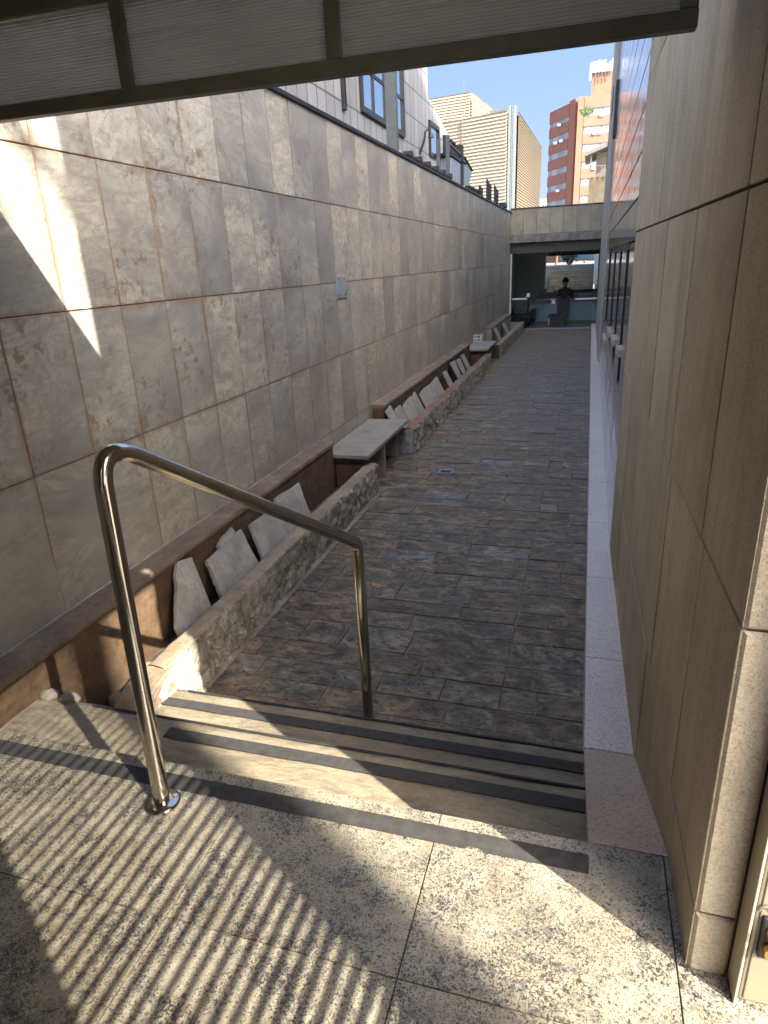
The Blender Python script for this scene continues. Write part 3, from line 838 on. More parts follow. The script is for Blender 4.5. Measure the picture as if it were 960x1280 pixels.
# rounded corner and near return face
m = MB()
m.panels((.392,1.197,0), (-1,0,0), (0,0,1), (0,-1,0), [(a, b, [0,.086]) for a, b in zip(zrow[:-1], zrow[1:]) if b < 5.6], gap=.006, ch=.006, depth=.03, jit=.0005)
m.build('corner_return', M_flamed, rb)
mb = MB()
a = V((wx(1.2)+.012,1.205,0)); b = V((wx(4.43)+.012,4.43,0))
c = V((wx(3.49)+.012,3.485,0))
mb.prism([(a.x,a.y,-.62),(c.x,c.y,-.62),(2.4,3.485,-.62),(2.4,1.205,-.62)], (0,0,6.08)); mb.build('joint_backing', M_darkjoint, rb)
mb = MB(); mb.prism([(c.x,c.y+.003,-.62),(b.x,b.y,-.62),(2.4,4.43,-.62),(2.4,3.488,-.62)], (0,0,3.73)); mb.build('low_backing', M_darkjoint, rb)

pw = thing('polished_wall', (.235,12,-.5), 'mirror polished grey granite wall far down the right side', 'wall')
XP = .235
zp = [-.62,.12,.36,.62]+[1.615+.24*k for k in range(22)]
yj = [4.45,5.6,6.9,8.3,9.8,11.4,13.4]
win = [(5.0,5.45),(6.2,6.75),(7.6,8.4),(9.6,10.9)]
m = MB()
full = [(a, b, yj) for a, b in zip(zp[3:-1], zp[4:])][1:]
low = [(a, b, yj) for a, b in zip(zp[:3], zp[1:4])]
mid = []
ws = [4.45]
for a, b in win: ws += [a, b]
ws += [13.4]
full = [(a, b, yj if b < 3.6 else ([y_ for y_ in yj if y_ > 8] if b < 4.9 else [11.4,13.4])) for a, b, _ in full if b < 5.9]
m.panels((XP,0,0), (0,1,0), (0,0,1), (-1,0,0), full+low, gap=.014, ch=.002, depth=.03, jit=.0004)
for i in range(0, len(ws), 2):
    m.panels((XP,0,0), (0,1,0), (0,0,1), (-1,0,0), [(.62,.98,[ws[i],ws[i+1]]),(.98,1.30,[ws[i],ws[i+1]]),(1.30,1.615,[ws[i],ws[i+1]])], gap=.006, ch=.002, depth=.03, jit=.0006)
m.build('cladding', M_polished, pw)
for i, (a, b) in enumerate(win):
    mb = MB(); mb.box((XP+.10,a,.62), (XP+.12,b,1.615)); f = mb.build('window', M_darkglass, pw)
    mb = MB(); mb.box((XP-.004,a+.003,1.575),(XP+.1,b-.003,1.612)); mb.box((XP+.002,a+.002,.64),(XP+.1,a+.05,1.57)); mb.box((XP+.002,b-.05,.64),(XP+.1,b-.002,1.57))
    g = mb.build('frame', M_black, None); g.parent = f; g.matrix_parent_inverse = Matrix.Translation(pw.location).inverted() if False else Matrix.Identity(4)
    zs = [.87,.80,.72,.42][i]
    g = boxpart('sill', (XP-.03,a-.02,zs), (XP+.02,a+.24+.2*i,zs+.055), M_ramp, None, .004); g.parent = f; g.matrix_parent_inverse = Matrix.Identity(4)
mb = MB(); mb.box((XP+.13,4.44,-.62), (7,8.31,3.5)); mb.box((XP+.13,8.312,-.62), (7,11.41,4.7)); mb.box((XP+.13,11.412,-.62), (7,13.39,5.7)); mb.build('core', M_darkjoint, pw)
# rough pilaster at the far end
M_pilaster = simple('pale_rough_stone', (.40,.375,.32), .85, var=.15, vs=3, bump=.3)
mb = MB(); 
mb.panels((XP-.03,0,0), (0,1,0), (0,0,1), (-1,0,0), [(-.62+1.18*k, .56+1.18*k, [13.42,15.2,17.2,19.2,21.25]) for k in range(6)], gap=.01, ch=.004, depth=.04, jit=.003)
mb.build('pilaster', M_pilaster, pw)
mb = MB(); mb.box((XP,13.41,-.62), (9,21.25,6.4)); mb.build('pilaster_core', M_concrete, pw)
# dark slit windows high on the polished wall
for (y0, y1, z0, z1) in ((12.6,13.1,3.35,4.1),(15.6,16.3,4.2,4.6),(19.4,19.9,3.6,4.2)):
    mb = MB(); mb.box((XP-.042,y0,z0), (XP+.05,y1,z1)); mb.build('slit_window', M_black, pw)

# kerb ledge along the right wall
kb = thing('granite_ledge', (.17,10,-.5), 'low pinkish granite ledge along the foot of the right wall', 'ledge')
kj = [2.33,3.02,3.95,4.9,5.9,6.9,8.1,9.3,10.6,11.9,13.2,14.6,16,17.4,18.8,20.2,21.25]
m = MB()
for a, b in zip(kj[:-1], kj[1:]):
    r = (random.random(), random.random(), random.random(), 1)
    g = .0018
    m.mesh([(.087,a+g,-.52),(wx(a)+.02 if a<4.4 else XP+.02,a+g,-.52),(wx(b)+.02 if b<4.5 else XP+.02,b-g,-.52),(.087,b-g,-.52),
            (.087,a+g,-.35),(wx(a)+.02 if a<4.4 else XP+.02,a+g,-.35),(wx(b)+.02 if b<4.5 else XP+.02,b-g,-.35),(.087,b-g,-.35)],
           [(0,3,2,1),(4,5,6,7),(0,1,5,4),(1,2,6,5),(2,3,7,6),(3,0,4,7)], 0, r)
m.build('ledge_stone', M_kerb, kb, .004)
# sloping cheek beside the steps
m = MB()
m.prism([(.087,1.507,-.001),(.087,2.02,-.22),(.087,2.329,-.352),(.087,2.329,-.52),(.087,1.507,-.52)], (.235,0,0))
m.build('sloping_cheek', M_ramp, kb, .003)
# unseen tower added at the right to block the courtyard's sun
hs = V((.85,-.526,0)).normalized(); hp = V((.526,.85,0)).normalized()
ft = thing('sun_block_tower', tuple(hs*31+hp*10.5), 'added unseen concrete tower on the right that blocks the sun', 'building')
q0 = hs*30+hp*2.0; q1 = hs*30+hp*18.5
mb = MB(); mb.prism([q0+V((0,0,-.6)), q1+V((0,0,-.6)), q1+hs*8+V((0,0,-.6)), q0+hs*8+V((0,0,-.6))], (0,0,42)); mb.build('wall', M_concrete, ft, .05)
for k in range(9):
    for i in range(6):
        c_ = q0+hp*(1.6+2.35*i)-hs*.02+V((0,0,2.2+3.1*k)); mb = MB(); mb.prism([c_-hp*.7, c_+hp*.7, c_+hp*.7+V((0,0,1.3)), c_-hp*.7+V((0,0,1.3))], hs*.015)
        mb.build('window', M_darkglass, ft)

# cream door leaf on the right
dl = thing('metal_door', (.40,1.155,.02), 'cream painted metal door leaf with brass lock at the right edge', 'door')
M_leafpaint = simple('cream_door_paint', (.20,.17,.112), .5, var=.12, vs=7)
boxpart('edge_stile', (.3925,1.134,.0), (.3985,1.20,2.3), M_creampaint, dl, .002)
boxpart('rubber_gap', (.3987,1.155,.0), (.4022,1.19,2.2), M_black, dl, 0)
boxpart('leaf', (.4025,1.141,.012), (1.35,1.178,2.2), M_leafpaint, dl, .003)
boxpart('overlap_strip', (.4105,1.1385,.02), (.4125,1.1408,2.19), M_header, dl, 0)
boxpart('lock_plate', (.4165,1.130,.160), (.475,1.1408,.272), M_black, dl, .003)
mb = MB(); mb.tube([(.440,1.1298,.195),(.440,1.112,.195)], .017, 16); mb.build('lock_cylinder', M_brass, dl)
mb = MB(); mb.tube([(.440,1.1298,.240),(.440,1.112,.240)], .017, 16); mb.build('lock_cylinder', M_brass, dl)
mb = MB(); mb.tube([V((.421+.016*math.cos(t),1.137,.284+.014*math.sin(t))) for t in [PI*.02+PI*.98*i/10 for i in range(11)]], .0035, 8); mb.build('hook', M_header, dl)

# ------------------------------------------------------------------ canopy fascia
cf = thing('canopy_fascia', (-1,2.6,2.2), 'ribbed translucent canopy panel in an olive grey metal frame overhead', 'canopy')
YC = 2.03; ZB = 2.045; ZTOP = 2.309
boxpart('bottom_rail', (-2.355,YC-.02,ZB), (.206,YC+.02,ZB+.041), M_olive, cf, .003)
boxpart('top_rail', (-2.355,YC-.03,ZTOP), (.206,YC+.025,ZTOP+.05), M_olive, cf, .003)
for x in (-1.382,-.714,.184):
    boxpart('mullion', (x-.0205,YC-.018,ZB+.042), (x+.0205,YC+.018,ZTOP-.001), M_olive, cf, .002)
xs = [-2.38,-1.382,-.714,.184]
for a, b in zip(xs[:-1], xs[1:]):
    mb = MB(); nr = 26; vs = []; fs = []; seg = 6; H = ZTOP-ZB-.043
    zs = []
    for r in range(nr):
        for k in range(seg+1):
            t = k/seg; z = ZB+.042+H*(r+t*.86)/nr + (H/nr*.07); dy = .0035*math.sin(PI*t)**.6 if 0 < t < 1 else 0
            zs.append((z, dy))
        zs.append((ZB+.042+H*(r+.965)/nr, -.004)) if r < nr-1 else None
    for (z, dy) in zs: vs += [(a+.021, YC-dy, z), (b-.021, YC-dy, z)]
    for i in range(len(zs)-1): fs.append((2*i, 2*i+1, 2*i+3, 2*i+2))
    mb.mesh(vs, fs); mb.build('ribbed_panel', M_poly, cf, smooth=False)

# roof sheet over the landing (its front edge meets the fascia)
m = MB()
m.prism([(-2.355,2.055,2.362),(.206,2.055,2.362),(.206,1.19,2.362),(.335,1.19,2.362),(.335,-3.8,2.362),(-2.355,-3.8,2.362)], (0,0,.03))
tag(m.build('landing_roof', M_roofslab), 'flat pinkish roof sheet over the granite landing', 'roof')
m = MB(); m.box((-2.355,-3.8,0), (.33,-3.55,2.36)); tag(m.build('sky_block_wall', M_concrete, None, .01), 'added concrete wall behind the viewer that cuts off sky light', 'wall')  # unseen wall added to keep sky light off the landing

# louvred gate on the right of the landing and a far lamp post (both shade the floor)
gt = thing('louvred_gate', (.65,-.2,0), 'white louvred steel gate standing beside the landing on the right', 'gate')
GX = .50
boxpart('stile', (GX-.02,.450,0), (GX+.02,.51,2.60), M_creampaint, gt)
boxpart('stile', (GX-.02,-.267,0), (GX+.02,-.207,2.60), M_creampaint, gt)
mb = MB(); z = .62
while z < 2.58:
    mb.bar((GX-.004,-.207,z), (GX-.004,.449,z), .0235, .003, up=(.0,0,1)); mb.bar((GX+.008,-.207,z+.005), (GX+.008,.449,z+.005), .003, .016); z += .0425
mb.build('louvre_slats', M_creampaint, gt)
boxpart('kick_panel', (GX-.015,-.207,.02), (GX+.015,.449,.61), M_creampaint, gt)
boxpart('solid_panel', (GX-.015,-3.5,.02), (GX+.015,-.268,2.6), M_creampaint, gt)
lp = thing('lamp_post', (7.7,-3.885,-.62), 'tall concrete lamp post across the pavement', 'lamp post')
mb = MB(); mb.tube([(7.7,-3.90,-.62),(7.7,-3.90,6),(7.7,-3.90,12)], [.13,.115,.09], 16); mb.build('post', M_concrete, lp)
mb = MB(); mb.bar((7.7,-3.9,11.9),(8.9,-3.9,12.3),.08,.08); mb.box((8.6,-4.0,12.2),(9.2,-3.8,12.36)); mb.build('lamp_head', M_greymetal, lp)

# ------------------------------------------------------------------ lobby at the far end
YE = 21.3
lb = thing('lobby_building', (-1,YE,-.5), 'lobby with a glass front and stained stone parapet closing the courtyard', 'building')
xe = [-2.36+.373*k for k in range(8)]
m = MB(); m.panels((0,YE-.005,0), (1,0,0), (0,0,1), (0,-1,0), [(2.20,2.895,xe)], gap=.008, ch=.003, depth=.03, jit=.002)
m.build('parapet_cladding', M_flamed, lb)
mb = MB(); mb.box((-3.2,YE+.02,1.985), (1.5,25.6,2.89)); mb.build('roof_block', M_concrete, lb)
boxpart('parapet_cap', (-2.37,YE-.03,2.898), (.25,YE+.3,2.925), M_header, lb)
boxpart('beam', (-2.36,YE-.07,1.98), (.234,YE+.019,2.195), M_stain, lb, .008)
boxpart('header', (-2.36,YE+.10,1.69), (.234,YE+.16,1.984), M_header, lb)
M_lobbywall = simple('lobby_paint', (.30,.33,.30), .8, var=.08)
M_lobbyfloor = simple('lobby_floor_tile', (.26,.28,.29), .3, var=.1)
M_counter = simple('blue_grey_counter', (.30,.37,.40), .5, var=.06)
M_wood = simple('counter_wood', (.16,.11,.07), .45, var=.2)
mb = MB(); mb.box((-2.9,YE+.16,-.5), (-2.6,25.6,1.984)); mb.build('side_wall', M_lobbywall, lb)
mb = MB(); mb.box((-2.6,YE+.161,-.62), (1.2,25.6,-.494)); mb.build('floor', M_lobbyfloor, lb)
mb = MB(); mb.box((.75,YE+.161,-.5), (1.2,25.6,1.984)); mb.build('side_wall', M_lobbywall, lb)
wx0, wx1, wz0, wz1 = -1.56, .27, .42, 1.60
mb = MB(); mb.box((-2.6,25.4,-.494),(wx0,25.6,1.984)); mb.box((wx1,25.4,-.494),(.75,25.6,1.984)); mb.box((wx0,25.4,-.494),(wx1,25.6,wz0)); mb.box((wx0,25.4,wz1),(wx1,25.6,1.984))
mb.build('back_wall', M_lobbywall, lb)
mb = MB(); mb.box((wx1-.06,25.32,wz0-.06),(wx1+.06,25.5,wz1+.03)); mb.box((wx0-.02,25.36,wz0-.06),(wx1-.061,25.46,wz0+.03)); mb.box((wx0-.02,25.37,wz1-.02),(wx1-.061,25.45,wz1+.02)); 
wf = mb.build('reflection_window', M_black, lb)  # window added to frame the scenery that stands in for the glass reflection
mb = MB(); mb.box((wx0-.02,25.36,wz0+.031),(wx0-.002,25.44,wz1-.021)); g = mb.build('frame', M_whitepaint); g.parent = wf
gf = MB(); gf.box((-2.345,YE+.115,-.485),(.20,YE+.125,1.688)); gl = gf.build('glass_front', M_glass, lb)
boxpart('glass_jamb', (-2.358,YE+.09,-.5), (-2.31,YE+.15,1.689), M_whitepaint, lb)
boxpart('threshold', (-2.36,YE-.02,-.5), (.085,YE+.159,-.478), M_duct, lb)
for (x0, x1, z) in ((-2.27,-1.83,.395),(-.42,.18,.345)):
    mb = MB(); mb.tube([(x0,YE+.06,z),(x1,YE+.06,z)], .028, 12); mb.tube([(x0+.04,YE+.06,z),(x0+.04,YE+.114,z)], .012, 8); mb.tube([(x1-.04,YE+.06,z),(x1-.04,YE+.114,z)], .012, 8)
    mb.build('door_handle', M_whitepaint, lb)
for (x, z) in ((-1.80,.50),(-1.05,.28)): boxpart('patch_fitting', (x-.05,YE+.10,z-.055), (x+.05,YE+.113,z+.055), M_whitepaint, lb, .002)
mb = MB(); mb.box((-1.36,YE+.112,-.48),(-1.352,YE+.128,1.688)); mb.box((-.45,YE+.112,-.48),(-.442,YE+.128,1.688)); mb.build('glass_seam', M_greymetal, lb)
# things in the lobby
ct = thing('reception_counter', (-1,23.0,-.5), 'blue grey reception counter with a wooden top behind the glass', 'counter')
boxpart('front_panel', (-2.55,23.05,-.49), (.7,23.55,.20), M_counter, ct)
boxpart('top', (-2.58,22.95,.202), (.72,23.65,.25), M_wood, ct)
boxpart('plinth', (-2.5,23.02,-.493), (.65,23.049,-.40), M_header, ct)
M_darkcloth = simple('navy_black_fabric', (.010,.012,.022), .8, var=.2)
M_maroon = simple('dark_maroon_fabric', (.035,.012,.014), .8, var=.2)
M_leather = simple('black_leather', (.014,.013,.013), .4, var=.2)
# armchair at the left
ac = thing('armchair', (-2.0,22.2,-.494), 'black leather armchair by the counter on the left of the lobby', 'armchair')
mb = MB(); mb.box((-2.35,21.8,-.38),(-1.72,22.5,-.10)); mb.build('seat', M_leather, ac, .05)
mb = MB(); mb.prism([(-2.38,22.42,-.30),(-2.38,22.62,-.30),(-2.38,22.80,.36),(-2.38,22.62,.36)], (.5,0,0)); mb.build('backrest', M_leather, ac, .04)
for x in (-2.46,-1.75): boxpart('armrest', (x,21.85,-.40), (x+.12,22.6,.05), M_leather, ac, .04)
for x in (-2.4,-1.78):
    for yy in (21.88,22.5): boxpart('leg', (x,yy,-.494), (x+.05,yy+.05,-.40), M_greymetal, ac)
# visitor chair in front of the counter
vc = thing('office_chair', (-.9,22.2,-.494), 'dark navy high backed chair standing before the counter', 'chair')
mb = MB(); mb.prism([(-.98,22.4,-.14),(-.62,22.4,-.14),(-.60,22.62,.24),(-.64,22.62,.28),(-.94,22.62,.28),(-.98,22.62,.24)], (0,.07,0)); mb.build('backrest', M_darkcloth, vc, .02)
boxpart('seat', (-1.22,21.85,-.25), (-.62,22.45,-.13), M_darkcloth, vc, .03)
boxpart('seat_base', (-1.17,21.9,-.46), (-.68,22.4,-.251), M_darkcloth, vc, .02)
for (x, yy) in ((-1.18,21.88),(-.70,21.88),(-1.18,22.38),(-.70,22.38)): boxpart('leg', (x,yy,-.494), (x+.05,yy+.05,-.40), M_black, vc)
boxpart('side_tag', (-1.20,21.842,-.44), (-1.165,21.849,-.22), M_whitepaint, vc, 0)
# receptionist seated behind the counter
def person():
    pts = {'pelvis':(-.82,24.02,-.05,.15),'waist':(-.82,24.02,.14,.135),'chest':(-.82,24.0,.38,.165),'neckb':(-.82,23.98,.55,.075),'neck':(-.81,23.96,.63,.055),
           'head':(-.81,23.93,.74,.088),'crown':(-.81,23.94,.84,.078),
           'shl':(-1.0,23.98,.48,.072),'ell':(-1.08,23.80,.31,.05),'wrl':(-.98,23.60,.30,.033),'hal':(-.93,23.52,.295,.035),
           'shr':(-.64,23.98,.48,.072),'elr':(-.56,23.80,.31,.05),'wrr':(-.66,23.60,.30,.033),'har':(-.71,23.52,.295,.035),
           'hipl':(-.92,23.95,-.10,.10),'knl':(-.95,23.72,-.10,.07),'anl':(-.95,23.75,-.44,.045),'hipr':(-.72,23.95,-.10,.10),'knr':(-.69,23.72,-.10,.07),'anr':(-.69,23.75,-.44,.045)}
    names = list(pts); ed = [('pelvis','waist'),('waist','chest'),('chest','neckb'),('neckb','neck'),('neck','head'),('head','crown'),('chest','shl'),('shl','ell'),('ell','wrl'),('wrl','hal'),('chest','shr'),('shr','elr'),('elr','wrr'),('wrr','har'),('pelvis','hipl'),('hipl','knl'),('knl','anl'),('pelvis','hipr'),('hipr','knr'),('knr','anr')]
    me = bpy.data.meshes.new('person'); me.from_pydata([pts[n][:3] for n in names], [(names.index(a), names.index(b)) for a, b in ed], [])
    o = bpy.data.objects.new('person', me); COL.objects.link(o)
    sk = o.modifiers.new('skin', 'SKIN')
    for i, n in enumerate(names):
        r = pts[n][3]; me.skin_vertices[0].data[i].radius = (r, r)
    me.skin_vertices[0].data[0].use_root = True
    o.modifiers.new('sub', 'SUBSURF').render_levels = 2
    n = NT('person_skin_and_clothes', .75)
    z = n.sep(n.obj)[2]; yy = n.sep(n.obj)[1]
    skin = n.math('MAXIMUM', n.math('GREATER_THAN', z, .60), n.math('LESS_THAN', yy, 23.62))
    n.color(n.mix(skin, (.035,.014,.016), (.30,.19,.13))); me.materials.append(n.mat)
    tag(o, 'receptionist in dark maroon clothes seated behind the lobby counter', 'person')
    mb = MB(); vs = []; fs = []; nu, nv = 16, 8
    for j in range(nv+1):
        for i in range(nu):
            a = 2*PI*i/nu; b = -.35+(PI/2+.35)*j/nv
            vs.append((-.81+.105*math.cos(a)*math.cos(b), 23.965+.115*math.sin(a)*math.cos(b), .79+.125*math.sin(b)))
    for j in range(nv):
        for i in range(nu): fs.append((j*nu+i, j*nu+(i+1) % nu, (j+1)*nu+(i+1) % nu, (j+1)*nu+i))
    mb.mesh(vs, fs, smooth=True); h = mb.build('hair', M_leather); h.parent = o
person()
# counter-top clutter
ld = thing('desk_lamp', (-1.25,23.3,.25), 'small lamp with a cream shade on the lobby counter', 'lamp')
mb = MB(); mb.cyl((-1.25,23.3), .06, .25, .27); mb.cyl((-1.25,23.3), .012, .27, .50); mb.build('stand', M_black, ld)
mb = MB(); mb.tube([(-1.25,23.3,.48),(-1.25,23.3,.66)], [.14,.085], 20); mb.build('lamp_shade', simple('cream_shade', (.70,.62,.42), .8, var=.05), ld)
mo = thing('monitor', (-1.42,23.35,.25), 'dark computer monitor on the counter beside the lamp', 'monitor')
boxpart('screen', (-1.60,23.36,.33), (-1.34,23.39,.58), M_black, mo, .004); boxpart('stand', (-1.49,23.34,.25), (-1.45,23.40,.34), M_black, mo)
for (x, yy, w_, d_, h_, mt, lab, nm, ct_) in ((-1.15,23.12,.22,.16,.03,M_whitepaint,'short pile of white papers on the counter under the lamp','paper_pile','papers'),
        (-.42,23.2,.10,.10,.16,M_black,'black telephone at the right end of the counter','telephone','telephone'), (-.15,23.25,.5,.2,.13,M_greymetal,'long grey printer at the right end of the counter','printer','printer')):
    t = thing(nm, (x, yy, .25), lab, ct_)
    boxpart('body', (x-w_/2,yy-d_/2,.2505), (x+w_/2,yy+d_/2,.25+h_), mt, t, .008)
    boxpart('top_layer', (x-w_*.4,yy-d_*.35,.25+h_+.0005), (x+w_*.38,yy+d_*.3,.25+h_+.014), M_duct, t, .003)
pf = thing('picture_frame', (-2.59,23.9,.9), 'dark narrow framed picture on the lobby side wall', 'picture')
boxpart('frame', (-2.598,23.6,.75), (-2.57,24.1,1.35), M_black, pf); boxpart('picture', (-2.5695,23.65,.80), (-2.566,24.05,1.30), M_header, pf, 0)

# set added in place of the lobby glass reflection: stairs, cheek wall, planting, car
bs = thing('reflection_stairs', (-.7,27,-.5), 'brown stairs added behind the lobby in place of a glass reflection', 'stairs')
mb = MB()
for k in range(8): mb.box((-1.55,26.4+.32*k,-.61), (.05,29.3,-.30+.19*k+.0003))
mb.build('stair_flight', M_step, bs)
mb = MB(); 
for k in range(8): mb.box((-1.55,26.395+.32*k,-.33+.19*k), (.05,26.399+.32*k,-.302+.19*k))
mb.build('nosing', M_mortar, bs)
cw = MB(); cw.prism([(.07,26.3,-.61),(.07,26.3,.55),(.07,29.2,1.65),(.07,29.2,-.61)], (.16,0,0)); tag(cw.build('stair_cheek_wall', M_creampaint, None, .01), 'pale sloping side wall added right of the rear stairs for the reflection view', 'wall')
cw = MB(); cw.panels((.6,0,0), (0,1,0), (0,0,1), (-1,0,0), [(-.6,4.5,[26+.45*k for k in range(12)])], gap=.02, depth=.05, jit=.004); cw.box((.63,26,-.61),(.9,31.4,4.5)); tag(cw.build('panelled_wall', M_lobbywall), 'grey upright panelled wall added beyond the rear stairs for the reflection view', 'wall')
boxpart_o = MB(); boxpart_o.box((-4,29.3,-.61), (4,45,1.20)); o = boxpart_o.build('street', M_pavement); o['kind'] = 'structure'
def shrub(x, yy, z, r, h, label, nm='bush'):
    t = thing(nm, (x, yy, z), label, 'bush' if nm == 'bush' else 'tree', None)
    mb = MB(); mb.tube([(x,yy,z),(x+.05,yy,z+h*.4),(x,yy+.05,z+h*.7)], [.06,.045,.02], 8); mb.build('trunk', M_wood, t)
    mb = MB(); rr = random.Random(int(abs(x*100)+yy))
    for i in range(900):
        d = V((rr.gauss(0,1), rr.gauss(0,1), rr.gauss(0,1))).normalized()*r*rr.random()**.4
        d.z *= h/r*.42; c = V((x, yy, z+h*.62))+d
        if mnoise.noise(c*2.2) < -.12: continue
        a = V((rr.uniform(-1,1), rr.uniform(-1,1), rr.uniform(-1,1))).normalized(); b = a.cross(V((0,0,1))).normalized(); s_ = .055
        mb.face([c-a*s_, c+b*s_*.5, c+a*s_, c-b*s_*.5])
    mb.build('crown', M_leaf, t); return t
nl = NT('leaf_green', .55); nl.color(nl.ramp(nl.noise(nl.obj, 3, 3, .6), [(.3, (.03,.06,.02)), (.7, (.07,.12,.035))])); M_leaf = nl.mat
shrub(-1.6,33.5,1.2,.9,2.0,'green street tree added left of the rear stairs for the reflection view','street_tree')
shrub(-.35,35.5,1.2,1.1,2.2,'green street tree added behind the parked car for the reflection view','street_tree')
shrub(-.95,31.0,1.2,.35,.7,'small round bush added at the head of the rear stairs for the reflection view')
pc = thing('parked_car', (-.5,32.4,1.2), 'blue grey car added beyond the rear stairs for the reflection view', 'car')
M_car = simple('blue_grey_car_paint', (.20,.26,.34), .25, var=.05)
mb = MB(); mb.prism([(-1.35,31.8,1.36),(.65,31.8,1.36),(.66,31.8,1.60),(.55,31.8,1.68),(.2,31.8,1.72),(-.1,31.8,1.98),(-.75,31.8,2.0),(-1.15,31.8,1.74),(-1.36,31.8,1.68)], (0,.8,0)); mb.build('body', M_car, pc, .04)
mb = MB(); mb.prism([(.1,31.79,1.74),(-.12,31.79,1.94),(-.72,31.79,1.955),(-1.02,31.79,1.75)], (0,.82,0)); mb.build('window', M_darkglass, pc)
for x in (-.95,.3):
    mb = MB(); mb.tube([(x,31.77,1.36),(x,31.93,1.36)], .16, 20); wh = mb.build('wheel', M_black, pc)

# ------------------------------------------------------------------ building above the left wall
ob = thing('tiled_building', (-4.5,14,2), 'grey tiled building with a sloping top above the marble wall', 'building')
XB = -4.5
def mat_tiles():
    n = NT('grey_white_wall_tile', .55, spec=.2)
    o_ = n.sep(n.obj)
    cx = n.n('ShaderNodeCombineXYZ'); n.L(o_[1], cx.inputs[0]); n.L(o_[2], cx.inputs[1])
    br = n.n('ShaderNodeTexBrick', offset=0); n.L(cx.outputs[0], br.inputs['Vector'])
    br.inputs['Scale'].default_value = 1; br.inputs['Brick Width'].default_value = .42; br.inputs['Row Height'].default_value = .62
    br.inputs['Mortar Size'].default_value = .016; br.inputs['Color1'].default_value = (.18,.18,.178,1); br.inputs['Color2'].default_value = (.235,.235,.23,1); br.inputs['Mortar'].default_value = (.06,.06,.06,1)
    c = n.mix(n.mr(n.noise(n.map(n.obj, (1,3,.4)), 2, 5, .6), .5, .75, 0, .35), br.outputs[0], (.30,.29,.27))
    n.color(c); n.normal(n.bump(br.outputs['Fac'], -.4, .004)); return n.mat
M_tiles = mat_tiles()
mb = MB()
mb.prism([(XB,2,2.0),(XB,23.3,2.0),(XB,23.3,5.12),(XB,20.05,5.75),(XB,20.05,7.6),(XB,2,7.6)], (-8,0,0)); mb.build('facade', M_tiles, ob)
mb = MB(); mb.prism([(XB+.06,2,7.6),(XB+.06,20.1,7.6),(XB+.06,20.1,7.75),(XB+.06,2,7.75)], (-8.1,0,0)); mb.build('roof', M_concrete, ob)
def window_left(y0, y1, z0, z1, muls, tr, mat, fr=.09):
    mb = MB(); mb.box((XB-.02,y0,z0),(XB+.012,y1,z1)); wnd = mb.build('window', mat, ob)
    mb = MB()
    for a, b in (((y0-fr,z0-fr),(y0,z1+fr)), ((y1,z0-fr),(y1+fr*.7,z1+fr)), ((y0,z0-fr),(y1,z0)), ((y0,z1),(y1,z1+fr))): mb.box((XB+.001,a[0],a[1]),(XB+.06,b[0],b[1]))
    f = mb.build('frame', M_black); f.parent = wnd
    if muls or tr:
        mb = MB()
        for yy in muls: mb.box((XB+.013,yy-.03,z0+.001),(XB+.04,yy+.03,z1-.001))
        for z in tr: mb.box((XB+.0125,y0+.001,z-.03),(XB+.035,y1-.001,z+.03))
        f = mb.build('mullion', M_black); f.parent = wnd
window_left(14.15, 17.25, 4.47, 7.2, [14.9,15.75,16.6], [5.15,6.2], M_blueglass, .11)
window_left(20.15, 21.2, 4.42, 5.08, [], [], M_blueglass, .1)
window_left(13.0, 13.08, 4.25, 5.6, [], [], M_darkglass, .04)
# wall lamp hook and small vents on that facade
sl = thing('wall_lamp', (XB,18.9,4.4), 'black curved wall lamp on the tiled facade between its windows', 'wall lamp')
mb = MB(); mb.tube([V((XB+.01,18.9,4.2)), V((XB+.14,18.9,4.5)), V((XB+.18,18.9,4.72)), V((XB+.24,18.95,4.78)), V((XB+.30,19.0,4.66))], .03, 10); mb.build('arm', M_black, sl)
mb = MB(); mb.tube([(XB+.30,19.0,4.68),(XB+.30,19.0,4.58)], [.04,.085], 14); mb.build('lamp_shade', M_black, sl)

# clutter standing on top of the left wall
gp = thing('steel_post', (-2.55,9.2,2.835), 'square grey steel post standing on the marble wall', 'post')
boxpart('shaft', (-2.63,9.26,2.86), (-2.50,9.39,5.0), M_greymetal, gp, .004); boxpart('base_plate', (-2.68,9.21,2.836), (-2.46,9.44,2.859), M_greymetal, gp)
pr = thing('pipe_rack', (-2.5,10.9,2.84), 'row of black pipes on brackets along the top of the marble wall', 'pipes')
for k, (dx, dz) in enumerate(((0,.045),(-.09,.07),(-.17,.05))):
    mb = MB(); mb.tube([(-2.42+dx,9.35,2.85+dz),(-2.42+dx,10.9,2.845+dz),(-2.42+dx,12.5,2.85+dz)], .026, 12); mb.build('pipe', M_black if k != 1 else M_duct, pr)
for k in range(6):
    boxpart('bracket', (-2.63,9.6+k*.55,2.836), (-2.38,9.68+k*.55,2.955), M_black, pr, .004)
gm = thing('metal_cabinet', (-2.65,13.6,2.84), 'pale galvanised cabinet standing on the marble wall', 'cabinet')
boxpart('body', (-2.80,13.05,2.86), (-2.52,14.0,3.30), M_duct, gm, .01); boxpart('rail', (-2.82,12.95,3.31), (-2.50,14.5,3.36), M_black, gm)
boxpart('side_post', (-2.62,14.02,2.84), (-2.5,14.2,3.62), M_black, gm); boxpart('foot', (-2.8,13.1,2.836), (-2.52,13.95,2.859), M_black, gm, 0)
mb = MB(); mb.box((-2.72,12.75,2.84),(-2.66,12.81,3.55)); mb.box((-2.56,12.75,2.84),(-2.50,12.81,3.60)); mb.bar((-2.53,12.8,3.5),(-2.53,14.2,3.45),.03,.03); mb.build('support_frame', M_greymetal, gm)
